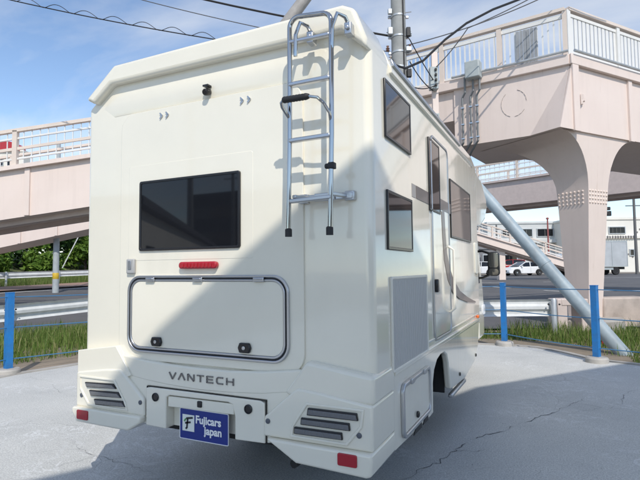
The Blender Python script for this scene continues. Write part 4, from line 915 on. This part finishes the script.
for k in range(120000):       # verge in front of the right-hand guard rail
    s, t = rnd.uniform(-2.2, 9.5), rnd.uniform(-3.4, .35); q2 = Vector((.3, 8.38)) + Vector((.9, .436)) * s + Vector((-.436, .9)) * t
    e = pnt_seg(q2.x, q2.y)
    if e < .25 + .25 * rnd.random(): continue
    inside = q2.y < 5.9 - .2 * (q2.x - 2.7) if q2.x > 2.7 else q2.y < 6.9
    if inside: continue
    if dens(q2.x, q2.y) + rnd.uniform(-.35, .35) < (-.12 if e > 1.1 else .12): continue
    X, D = site(q2.x, q2.y)
    if abs(X - 6.3) < .55 and abs(D - 11.4) < .6: continue
    sp.append((q2.x, q2.y, gz(q2.x, q2.y) - .05, rnd.choice((.05, .07, .09, .12, .22)) * rnd.uniform(.7, 1.2) * (.5 + .5 * min(1, e / 1.6)) * (1.15 + .7 * dens(q2.x * 3, q2.y * 3))))
blades('grass_verge', 'rough green grass strip in front of the right guard rail', sp, GRASS)
sp = []
for k in range(80000):       # left verge
    x, y = rnd.uniform(-8.6, -5.2), rnd.uniform(.3, 9.5)
    e = pnt_seg(x, y)
    if e < 1.0 + .5 * rnd.random(): continue
    if x > -5.6 and rnd.random() < .6: continue
    if dens(x + 9, y) + rnd.uniform(-.35, .35) < -.15: continue
    sp.append((x, y, gz(x, y) - .05, rnd.choice((.06, .08, .12, .16, .28)) * rnd.uniform(.7, 1.2) * (1.1 + .7 * dens(x * 3, y * 3)) * (.5 + .5 * min(1, (-4.9 - x) / 1.6))))
blades('grass_verge', 'rough green grass strip behind the left rope fence', sp, GRASS)
sp = []
for k in range(26000):
    x, y = rnd.uniform(-28.5, -24.4), rnd.uniform(9, 34); sp.append((x, y, gz(x, y) - .03, rnd.uniform(.2, .55)))
blades('far_grass', 'tall grass along the white guard rail across the left road', sp, GRASS)

BANKM = mat('grassy_bank', (.10, .12, .045), .95, col2=(.055, .07, .025), vscale=1.5, bump=.6, bscale=6)
V = []; F = []
for i in range(31):
    y = -10 + i * 2.4
    for j, (x, dz) in enumerate(((-27.6, -.04), (-29.0, .55), (-31, 1.15), (-34, 1.6), (-46, 1.8))):
        V.append((x, y, gz(x, y) + dz + (mnoise.noise(Vector((x * .4, y * .4, 1))) * .18 if j else 0)))
for i in range(30):
    for j in range(4): F.append((i * 5 + j, i * 5 + j + 1, i * 5 + j + 6, i * 5 + j + 5))
q = MB(); q.add(V, F); tag(q.build('grass_bank', BANKM), 'grassy bank rising under the trees across the left road', kind='structure')
# ------------------------------------------------------------------ trees and shrubs across the left street
LEAFD = leaf_mat('dark_leaves', [(.025, .055, .015), (.045, .095, .022), (.085, .155, .035)])
LEAFL = leaf_mat('light_leaves', [(.07, .14, .02), (.12, .21, .03), (.18, .28, .05)])
BARK = mat('bark', (.12, .09, .07), .9, var=.4, vscale=6, bump=.5)
def tree(name, label, x, y, h, rad, nleaf, lm, seed, ls_=.16, group='trees across the left road', cat='tree', low=.25):
    rnd = random.Random(seed); g = gz(x, y) - .03; t = thing(name, label, cat, (x, y, g), group); q = MB()
    tp = [Vector((x, y, g)), Vector((x + rnd.gauss(0, .1), y + rnd.gauss(0, .1), g + h * .35)), Vector((x + rnd.gauss(0, .2), y + rnd.gauss(0, .2), g + h * .8))]
    q.tube(tp, [.03 * h, .02 * h, .008 * h], 8); cl = []
    for k in range(7):
        a = rnd.uniform(0, 6.283); z0 = g + h * rnd.uniform(.22, .6); r1 = rad * rnd.uniform(.45, .9); e = Vector((x + r1 * math.cos(a), y + r1 * math.sin(a), z0 + h * rnd.uniform(.08, .35)))
        q.tube([Vector((x, y, z0)), e.lerp(Vector((x, y, z0)), .5) + Vector((0, 0, .1 * h)), e], [.012 * h, .008 * h, .004 * h], 6); cl.append((e, rad * rnd.uniform(.28, .5)))
    q.build('trunk', BARK, t)
    for k in range(16):
        a = rnd.uniform(0, 6.283); zz = rnd.uniform(low, 1.0); r1 = rad * math.sqrt(max(.05, 1 - ((zz - .55) / .55) ** 2)) * rnd.uniform(.3, .95); cl.append((Vector((x + r1 * math.cos(a), y + r1 * math.sin(a), g + h * zz)), rad * rnd.uniform(.22, .42)))
    V = []; F = []; sh = []
    for k in range(nleaf):
        c, r_ = rnd.choice(cl); d = Vector((rnd.gauss(0, 1), rnd.gauss(0, 1), rnd.gauss(0, .8))).normalized() * r_ * rnd.random() ** .4; p = c + d
        n1 = Vector((rnd.gauss(0, 1), rnd.gauss(0, 1), rnd.gauss(.6, 1))).normalized(); a1 = n1.orthogonal().normalized(); a1 = (Matrix.Rotation(rnd.uniform(0, 6.28), 3, n1) @ a1); a2 = n1.cross(a1); s = ls_ * rnd.uniform(.6, 1.4); i = len(V)
        V += [p - a1 * s, p + a2 * s * .45, p + a1 * s, p - a2 * s * .45]; F.append((i, i + 1, i + 2, i + 3)); sh.append(rnd.random())
    me = bpy.data.meshes.new('crown'); me.from_pydata(V, [], F); me.materials.append(lm); at = me.attributes.new('shade', 'FLOAT', 'FACE'); at.data.foreach_set('value', sh)
    o = bpy.data.objects.new('crown', me); COL.objects.link(o); adopt(o, t); return t
tr = [(-30.5, -3.5, 5.2, 2.3, 0, 'dark tree at the left picture edge under the pink ramps'), (-31.8, 1.0, 5.6, 2.5, 0, 'second dark tree from the left picture edge under the ramps'),
      (-31.0, 5.0, 5.2, 2.3, 0, 'dark tree left of the grey pole with the yellow band'), (-32.6, 9.5, 6.0, 2.6, 0, 'tall dark tree straight behind the grey pole with the yellow band'),
      (-31.0, 13.5, 5.4, 2.4, 0, 'dark tree right of the grey pole beside the camper'), (-32.0, 18, 5.8, 2.5, 0, 'dark tree hidden behind the left edge of the camper')]
for i, (x, y, h, r_, _, lb_) in enumerate(tr): tree('tree', lb_, x, y + 16, h, r_, 4200, LEAFD, 20 + i, .2)
sh_ = [(-28.9, 3.2, 2.3, 1.1, 'light green bush left of centre below the ramps'), (-28.6, 6.3, 2.9, 1.3, 'big light green bush just left of the banded grey pole'), (-28.9, 11.6, 2.0, 1.1, 'light green bush right of the banded grey pole'), (-28.8, .2, 1.9, 1.0, 'light green bush at the far left edge'), (-28.8, 8.6, 1.5, .8, 'small light green bush hiding the base of the tree row')]
for i, (x, y, h, r_, lb_) in enumerate(sh_): tree('bush', lb_, x, y + 16, h, r_, 2200, LEAFL, 60 + i, .17, 'bushes across the left road', 'bush', .1)
# grey pole with a yellow band
gp = (-18.75, 9.2)
pxy = T((56 - 320) / 495.4 * 23.0, 23.0); gpole = thing('sign_pole', 'plain grey pole with a yellow band across the left road', 'pole', (pxy.x, pxy.y, gz(pxy.x, pxy.y)))
g0 = gz(pxy.x, pxy.y)
q = MB(); q.lathe([(.14, -.1), (.12, 5.5), (.10, 7)], (pxy.x, pxy.y, g0), (0, 0, 1), 14); q.build('shaft', mat('steel_grey_paint', (.40, .44, .46), .5, var=.12), gpole)
q = MB(); q.lathe([(.134, 0), (.141, .01), (.141, .28), (.134, .29)], (pxy.x, pxy.y, g0 + .62), (0, 0, 1), 14); q.build('yellow_band', mat('yellow_band', (.62, .42, .04), .5), gpole)
q = MB(); q.tube([T(-14.2, 30, 4.4), T(-15.6, 30, 1.6)], .03, 6); tag(q.build('guy_wire_guard', mat('pale_guard', (.7, .72, .72), .4)), 'pale slanting guy wire guard in front of the trees', 'guy wire')
# ------------------------------------------------------------------ far buildings
def facing_box(name, label, X0, X1, D, h, m, depth=10, roofm=None, yaw=0.0, z0=None, cat='building'):
    c = T((X0 + X1) / 2, D); g = (gz(c.x, c.y) if z0 is None else z0) - .1; t = thing(name, label, cat, (c.x, c.y, g))
    q = MB(); q.prism([(X0, D), (X1, D), (X1, D + depth), (X0, D + depth)], lambda u, v, w: T(u, v, w), g, g + h); q.build('wall', m, t)
    q = MB(); q.prism([(X0 - .15, D - .15), (X1 + .15, D - .15), (X1 + .15, D + depth + .15), (X0 - .15, D + depth + .15)], lambda u, v, w: T(u, v, w), g + h + .002, g + h + .35); q.build('parapet', roofm or m, t)
    return t, g
def far_window(t, X0, X1, D, z0, z1, mull=1, fm=None):
    q = MB(); q.ring([(X0, z0), (X1, z0), (X1, z1), (X0, z1)], [(X0 + .12, z0 + .12), (X1 - .12, z0 + .12), (X1 - .12, z1 - .12), (X0 + .12, z1 - .12)], lambda u, v, w: T(u, D - w, v), 0, .14); w_ = q.build('window', fm or GALV, t)
    for k in range(mull):
        a_ = X0 + .12 + (X1 - X0 - .24) * k / mull; b2 = X0 + .12 + (X1 - X0 - .24) * (k + 1) / mull
        q = MB(); q.prism([(a_ + .03, z0 + .12), (b2 - .03, z0 + .12), (b2 - .03, z1 - .12), (a_ + .03, z1 - .12)], lambda u, v, w: T(u, D - w, v), .002, .06); q.build('pane', GLASS, w_)
WALLW = mat('white_render_wall', (.74, .72, .66), .85, var=.08, vscale=.4); WALLG = mat('grey_white_wall', (.58, .59, .58), .85, var=.1, vscale=.4)
K = lambda px, D: (px - 320) / 495.4 * D
ZZ = lambda py, px, D: 1.363 + (269.1 - (px - 320) * .0103 - py) / 495.4 * D
t, g = facing_box('white_building', 'white two storey building with shop lettering behind the box truck', K(573, 76), K(700, 76), 76, ZZ(219, 615, 76) - gz(*T(K(615, 76), 76).xy), WALLW)
far_window(t, K(609, 76), K(626, 76), 76, ZZ(234, 615, 76), ZZ(226.5, 615, 76), 4); far_window(t, K(629, 76), K(634, 76), 76, ZZ(256, 630, 76), ZZ(249, 630, 76), 2); far_window(t, K(648, 76), K(668, 76), 76, ZZ(234, 650, 76), ZZ(226.5, 650, 76), 4)
q = MB(); q.prism([(K(574, 76), ZZ(238.5, 615, 76)), (K(699, 76), ZZ(238.5, 615, 76)), (K(699, 76), ZZ(236.0, 615, 76)), (K(574, 76), ZZ(236.0, 615, 76))], lambda u, v, w: T(u, 76 - w, v), 0, .3); q.build('storey_band', WALLW, t)
rnd = random.Random(3)
for k in range(13):
    px = 601 + k * 2.6; w_ = rnd.uniform(.7, 1.0) * K(321.6, 76) ; z0, z1 = ZZ(238.2, 615, 76), ZZ(235.8, 615, 76); q = MB()
    q.prism([(K(px, 76), z0), (K(px, 76) + w_, z0), (K(px, 76) + w_, z1 - rnd.random() * .12), (K(px, 76), z1)], lambda u, v, w: T(u, 75.66 - w, v), 0, .05); q.build('sign_character', mat('sign_dark', (.16, .15, .15), .6), t)
for k, (px, py) in enumerate(((625.5, 250.5), (627, 255), (631.5, 257.5), (637, 233), (640, 230))):
    q = MB(); q.prism([(K(px, 76), ZZ(py, px, 76)), (K(px + 1.4, 76), ZZ(py, px, 76)), (K(px + 1.4, 76), ZZ(py - 1.6, px, 76)), (K(px, 76), ZZ(py - 1.6, px, 76))], lambda u, v, w: T(u, 76 - w, v), 0, .06); q.build('sign_character', MATS['sign_dark'], t)
t, g = facing_box('grey_building', 'long low grey white building with dark windows left of the pier', K(488, 82), K(566, 82), 82, ZZ(223, 530, 82) - gz(*T(K(530, 82), 82).xy), WALLG)
for a_, b2 in ((521, 533), (537, 554), (502, 512)): far_window(t, K(a_, 82), K(b2, 82), 82, ZZ(237, 530, 82), ZZ(228.5, 530, 82), 2)
q = MB(); q.prism([(K(488, 82), ZZ(243, 530, 82)), (K(566, 82), ZZ(243, 530, 82)), (K(566, 82), ZZ(240, 530, 82)), (K(488, 82), ZZ(240, 530, 82))], lambda u, v, w: T(u, 82 - w, v), 0, .9); q.build('canopy', WALLG, t)
t, g = facing_box('low_building', 'low dark fronted shop behind the parked sedan under the stair', K(440, 66), K(522, 66), 66, 3.4, mat('dull_shop_front', (.20, .20, .21), .8, var=.3, vscale=.5), 8)
for k in range(4): far_window(t, K(444 + k * 19, 66), K(460 + k * 19, 66), 66, 1.2, 3.1, 2)
# building with a red curved fascia far left above the ramp
Dr = 95
t, g = facing_box('red_fascia_building', 'white building with curved red fascia glimpsed through the ramp railing at far left', K(-40, Dr), K(20, Dr), Dr, ZZ(150, 0, Dr) - 1.0, WALLW, 2.5)
q = MB(); zr0, zr1 = ZZ(150, 0, Dr), ZZ(140.5, 0, Dr); P = [(K(-41, Dr), zr0), (K(17.5, Dr), zr0), (K(16.5, Dr), zr0 + (zr1 - zr0) * .45), (K(13, Dr), zr0 + (zr1 - zr0) * .85), (K(8, Dr), zr1), (K(-41, Dr), zr1)]
q.prism(P, lambda u, v, w: T(u, Dr - w, v), -2.0, .5); q.build('red_fascia', mat('red_fascia', (.42, .03, .04), .5, var=.1), t)
for a_, b2 in ((4, 10), (11, 16), (-6, 1)): far_window(t, K(a_, Dr), K(b2, Dr), Dr, ZZ(165, 0, Dr), ZZ(158, 0, Dr), 1)

# ------------------------------------------------------------------ poles and signal far right
def slim_pole(name, label, px, D, h, r_, m, cat='pole'):
    p = tg(K(px, D), D); q = MB(); q.lathe([(r_, -.1), (r_ * .7, h)], p, (0, 0, 1), 12); t = thing(name, label, cat, p); q.build('shaft', m, t); return t, p
t, p = slim_pole('red_pole', 'thin dull red pole rising left of the footbridge pier', 548.5, 46, 5.4, .09, mat('dull_red_paint', (.30, .08, .07), .5))
q = MB(); q.lathe([(.13, 0), (.13, .1), (.05, .16)], p + Vector((0, 0, 5.4)), (0, 0, 1), 12); q.build('cap', MATS['dull_red_paint'], t)
t, p = slim_pole('utility_pole', 'dark distant utility pole in front of the white building at right', 636, 52, 9.5, .16, mat('dark_pole', (.13, .13, .13), .7), 'utility pole')
for z in (7.2, 8.2): q = MB(); q.beam(p + Vector((-.8, -.3, z)), p + Vector((.8, .3, z)), .08, .1); q.build('cross_arm', MATS['dark_pole'], t)
t, p = slim_pole('utility_pole', 'dark distant utility pole behind the slanting brace pole', 497, 62, 6.2, .14, MATS['dark_pole'], 'utility pole')
q = MB(); q.beam(p + Vector((-.6, -.2, 5.6)), p + Vector((.6, .2, 5.6)), .08, .1); q.build('cross_arm', MATS['dark_pole'], t)
t, p = slim_pole('traffic_signal', 'dark traffic signal just right of the pier against the sky', 599.5, 44, 6.2, .08, MATS['dark_pole'], 'traffic signal')
q = MB(); pz = p + Vector((0, 0, ZZ(211, 606, 44) - p.z)); a_ = T(K(599.5, 44), 44, pz.z + .15); b2 = T(K(609, 44), 44, pz.z + .1); q.beam(a_, b2, .07, .07); q.build('arm', MATS['dark_pole'], t)
q = MB(); q.box(T(K(607, 44), 43.9, pz.z + .22), (.75, .22, .30), Matrix.Rotation(YAW, 3, 'Z')); sg = q.build('signal_head', BLACKG, t, .06)
q = MB(); q.box(T(K(609.5, 44), 43.9, pz.z - .22), (.42, .25, .45), Matrix.Rotation(YAW, 3, 'Z')); q.build('signal_head', BLACKG, t, .06)

# ------------------------------------------------------------------ vehicles
CARW = mat('white_car_paint', (.80, .80, .80), .2, coat=.6); CARR = mat('red_car_paint', (.42, .03, .035), .25, coat=.6)
def car(name, label, cat, X, D, head, paint, L=4.65, H=1.44, kei=False):
    """head: rotation in the site frame; car is modelled along +x = forward"""
    base = tg(X, D, 0.0); t = thing(name, label, cat, base); M = Matrix.Translation(base) @ Matrix.Rotation(YAW + head, 4, 'Z')
    W2 = .87 if not kei else .74; s = L / 4.65; h = H / 1.44
    def fnp(off): return lambda u, v, w: M @ Vector((u, w + off, v))
    body = [(-2.30, .30), (-2.32, .62), (-2.22, .90), (-1.55, .97), (1.05, .93), (1.95, .80), (2.27, .62), (2.32, .38), (2.25, .24), (1.83, .22), (1.77, .48), (1.62, .62), (1.35, .66), (1.08, .62), (.93, .48), (.87, .22), (-.87, .22), (-.93, .48), (-1.08, .62), (-1.35, .66), (-1.62, .62), (-1.77, .48), (-1.83, .24)]
    body = [(x * s, z * (h if z > .5 else 1)) for x, z in body]
    q = MB(); q.prism(body, fnp(0), -W2, W2); bo = q.build('body', paint, t, .06, 3)
    roof = [(-1.75, .95), (-1.15, 1.38), (-.4, 1.44), (.25, 1.40), (1.12, .93)] if not kei else [(-2.1, .95), (-1.95, 1.40), (-.6, 1.46), (.6, 1.42), (1.35, .93)]
    roof = [(x * s, z * h) for x, z in roof]
    V = []; n5 = len(roof)
    for sg_ in (-1, 1):
        for (x, z) in roof: V.append(M @ Vector((x, sg_ * (W2 - .03 - (z - .93 * h) * .30), z)))
    q = MB(); q.add(V, [tuple(range(n5)), tuple(range(2 * n5 - 1, n5 - 1, -1))] + [(i, i + n5, (i + 1) % n5 + n5, (i + 1) % n5) for i in range(n5)]); gh = q.build('greenhouse', GLASS, t, .03)
    tops = [roof[1], roof[2], roof[3]]
    for sg_ in (-1, 1):
        for i in range(n5 - 1):
            (x0, z0), (x1, z1) = roof[i], roof[i + 1]; q = MB()
            q.beam(M @ Vector((x0, sg_ * (W2 - .03 - (z0 - .93 * h) * .30), z0)), M @ Vector((x1, sg_ * (W2 - .03 - (z1 - .93 * h) * .30), z1)), .06, .06); q.build('pillar', paint, t)
        q = MB(); x0 = -.25 * s; q.beam(M @ Vector((x0, sg_ * (W2 - .02), .95 * h)), M @ Vector((x0 - .05, sg_ * (W2 - .16), 1.40 * h)), .07, .04); q.build('pillar', paint, t)
        q = MB(); q.prism([(2.02 * s, .60 * h), (2.25 * s, .56 * h), (2.18 * s, .70 * h), (1.80 * s, .76 * h)], lambda u, v, w: M @ Vector((u, sg_ * w, v)), W2 - .1, W2 + .006); q.build('headlight', MATS['clear_lens'], t)
        q = MB(); q.prism([(-2.30 * s, .66 * h), (-1.98 * s, .70 * h), (-2.0 * s, .86 * h), (-2.24 * s, .86 * h)], lambda u, v, w: M @ Vector((u, sg_ * w, v)), W2 - .1, W2 + .006); q.build('tail_light', RED, t)
        q = MB(); q.box(M @ Vector((.82 * s, sg_ * (W2 + .09), .98 * h)), (.14, .20, .13), M.to_3x3()); q.build('mirror', paint, t, .03)
        for xw in (1.35, -1.35):
            ax = (M.to_3x3() @ Vector((0, sg_, 0))); o_ = M @ Vector((xw * s, sg_ * (W2 - .2), .32))
            q = MB(); q.lathe([(.19, 0), (.30, .0), (.32, .03), (.32, .17), (.30, .20), (.2, .20)], o_, ax, 20); w_ = q.build('wheel', TYRE, t)
            q = MB(); q.lathe([(.2, .05), (.205, .202), (.17, .19), (.05, .205)], o_, ax, 16); q.build('rim', STEEL, w_)
        for xd in (.72, -.28, -1.2):
            q = MB(); q.box(M @ Vector((xd * s, sg_ * (W2 + .001), .62 * h)), (.012, .006, .55 * h), M.to_3x3()); q.build('door_seam', BLACK, t)
    rf = [roof[1], roof[2], roof[3]]; q = MB()
    for i in range(2):
        (x0, z0), (x1, z1) = rf[i], rf[i + 1]; a_ = M @ Vector((x0, 0, z0 + .012)); b2 = M @ Vector((x1, 0, z1 + .012)); q.beam(a_, b2, 2 * (W2 - .17), .035)
    q.build('roof', paint, t)
    q = MB(); q.box(M @ Vector((2.31 * s, 0, .50)), (.03, .9, .14), M.to_3x3()); q.build('grille', BLACKG, t, .01)
    q = MB(); q.box(M @ Vector((2.33 * s, 0, .38)), (.012, .33, .165), M.to_3x3()); q.build('number_plate', WHITE, t)
    return t
car('white_sedan', 'white sedan facing left on the far side of the street, right of the mirror', 'car', K(522.5, 53), 53, R(180 + 14), CARW)
car('white_hatchback', 'white hatchback mostly hidden behind the camper mirror', 'car', K(478, 56), 56, R(168), CARW, 3.9, 1.5, True)
car('red_hatchback', 'red car showing only its roof behind the white sedan', 'car', K(509, 61), 61, R(175), CARR, 3.9, 1.75, True)
# box truck
Dt = 51; base = tg(K(606, Dt), Dt, 0); M = Matrix.Translation(base) @ Matrix.Rotation(YAW + R(183), 4, 'Z')
tk = thing('box_truck', 'silver box truck half hidden behind the footbridge pier', 'truck', base)
ALU = mat('aluminium_panel', (.50, .51, .53), .35, .4, var=.12, vscale=1.2)
tf = lambda u, v, w: M @ Vector((u, w, v))
q = MB(); q.prism([(-1.55, .82), (3.3, .82), (3.3, 3.42), (-1.55, 3.42)], tf, -1.02, 1.02); bx = q.build('cargo_box', ALU, tk, .02)
for x in (-1.52, .05, 1.65, 3.27):
    q = MB(); q.box(M @ Vector((x, 1.03, 2.12)), (.07, .03, 2.60), M.to_3x3()); q.build('box_rib', STEEL, bx)
for z in (.86, 3.38): q = MB(); q.box(M @ Vector((.87, 1.035, z)), (4.85, .03, .09), M.to_3x3()); q.build('box_rail', STEEL, bx)
q = MB(); q.prism([(-1.6, .55), (5.0, .55), (5.0, .80), (-1.6, .80)], tf, -.42, .42); q.build('chassis', CHASSIS, tk)
q = MB(); q.prism([(3.4, .5), (5.1, .5), (5.12, 1.2), (4.85, 2.2), (3.4, 2.25)], tf, -.92, .92); cb_ = q.build('cab', CARW, tk, .06, 3)
q = MB(); q.prism([(3.7, 1.35), (4.95, 1.35), (4.75, 2.05), (3.7, 2.05)], tf, .915, .925); q.build('door_window', GLASS, cb_)
for xw in (-.35, 4.2):
    for sg_ in (-1, 1):
        ax = M.to_3x3() @ Vector((0, sg_, 0)); q = MB(); q.lathe([(.22, 0), (.36, 0), (.39, .04), (.39, .24), (.36, .28), (.22, .28)], M @ Vector((xw, sg_ * .68, .39)), ax, 20); w_ = q.build('wheel', TYRE, tk)
        q = MB(); q.lathe([(.22, .1), (.225, .282), (.18, .24), (.06, .26)], M @ Vector((xw, sg_ * .68, .39)), ax, 16); q.build('rim', STEEL, w_)
q = MB(); q.box(M @ Vector((.9, .95, .62)), (1.9, .04, .22), M.to_3x3()); q.build('side_guard', STEEL, tk)

# ------------------------------------------------------------------ behind the photographer: added canopy shades the near lot, buildings show in the glass
e2 = Vector((.5315, .847)); n2 = Vector((.847, -.5315)); E0 = Vector((3.76, -2.217)); HE = 6.0
SHOPW = mat('shop_wall', (.72, .73, .73), .7, var=.06, vscale=.8)
sp_ = thing('added_shade_canopy', 'unseen white canopy on columns behind the photographer, added to cast the near shade', 'canopy', (6.5, -5, 0))  # added stand-in for the shading building, left open so light comes under
EAVE = [(1.2, -5.88), (2.3, -4.78), (2.74, -3.95), (3.46, -3.20), (4.25, -1.92), (4.57, -1.0), (6.46, 1.53), (7.3, 2.66)]  # front edge bent to give the wanted shadow outline
BACK = [(p[0] + n2.x * 4.3, p[1] + n2.y * 4.3) for p in (EAVE[-1], EAVE[0])]
q = MB(); q.prism(EAVE + BACK, plan, 5.55, HE); q.build('roof', SHOPW, sp_)
for t_, d_ in ((-3.6, 1.3), (5.2, 1.0), (-3.6, 3.6), (5.2, 3.6)):
    x, y = (E0 + e2 * t_ + n2 * d_); q = MB(); q.lathe([(.14, 0), (.14, 5.545)], (x, y, 0), (0, 0, 1), 16); cl_ = q.build('column', SHOPW, sp_)
    q = MB(); q.lathe([(.28, 0), (.28, .03)], (x, y, .002), (0, 0, 1), 16); q.build('base_plate', STEEL, cl_)
def sq(t_, d_): q2 = E0 + e2 * t_ + n2 * d_; return (q2.x, q2.y)
so = thing('sales_office', 'low white sales office with wide windows behind the photographer', 'building', (*sq(2, 9), 0))
q = MB(); q.prism([sq(-6, 7.2), sq(9, 7.2), sq(9, 12), sq(-6, 12)], plan, 0, 3.0); q.build('wall', SHOPW, so)
q = MB(); q.prism([sq(-6.2, 7.0), sq(9.2, 7.0), sq(9.2, 12.2), sq(-6.2, 12.2)], plan, 3.005, 3.25); q.build('roof', GALV, so)
for k in range(4):
    q = MB(); a_ = -5.2 + k * 3.6; q.prism([sq(a_, 7.15), sq(a_ + 2.6, 7.15), sq(a_ + 2.6, 7.196), sq(a_, 7.196)], plan, .5, 2.5); w_ = q.build('window', GLASS, so)
    q = MB(); q.prism([sq(a_ + 1.26, 7.10), sq(a_ + 1.34, 7.10), sq(a_ + 1.34, 7.148), sq(a_ + 1.26, 7.148)], plan, .5, 2.5); q.build('mullion', GALV, w_)
wk = thing('workshop_building', 'long white workshop behind the photographer mirrored in the rear window', 'building', (-14, -14, 0))
d_ = (Vector((-18.5, -23.6)) - Vector((-6.6, -5.6))).normalized(); nn = Vector((-d_.y, d_.x)) * -1
W0 = Vector((-6.9, -6.1))
def wq(t_, o_): q2 = W0 + d_ * t_ + nn * o_; return (q2.x, q2.y)
q = MB(); q.prism([wq(0, 0), wq(22, 0), wq(22, 6), wq(0, 6)], plan, 0, 2.85); q.build('wall', WALLW, wk)
q = MB(); q.prism([wq(-.3, -.25), wq(22.3, -.25), wq(22.3, 6.3), wq(-.3, 6.3)], plan, 2.855, 3.05); q.build('roof', mat('dark_roof_edge', (.10, .10, .11), .7), wk)
for a_ in (1.2, 3.1, 5.6, 9, 13):
    q = MB(); q.prism([wq(a_, -.03), wq(a_ + 1.0, -.03), wq(a_ + 1.0, -.004), wq(a_, -.004)], plan, 1.0, 2.0); q.build('window', GLASS, wk)
of = thing('office_building', 'dark office block far behind the photographer mirrored in the rear window', 'building', (-27, -42, 0))
q = MB(); q.box((-27.5, -42, 4.6), (11, 8, 9.2)); q.build('wall', mat('dark_office', (.06, .065, .075), .6), of)
for k in range(3): q = MB(); q.box((-27.5, -37.96, 2 + k * 2.6), (10, .06, 1.2)); q.build('window_band', BRONZE, of)
for (x, y, lb_) in ((-13.6, -15.8, 'grey utility pole behind the photographer beside the workshop'), (-20, -28, 'farther grey utility pole behind the photographer')):
    t = thing('utility_pole', lb_, 'utility pole', (x, y, 0)); q = MB(); q.lathe([(.17, 0), (.11, 9)], (x, y, 0), (0, 0, 1), 12); q.build('shaft', POLEC, t)
    q = MB(); q.box((x, y, 8.2), (1.6, .1, .1)); q.build('cross_arm', STEEL, t)
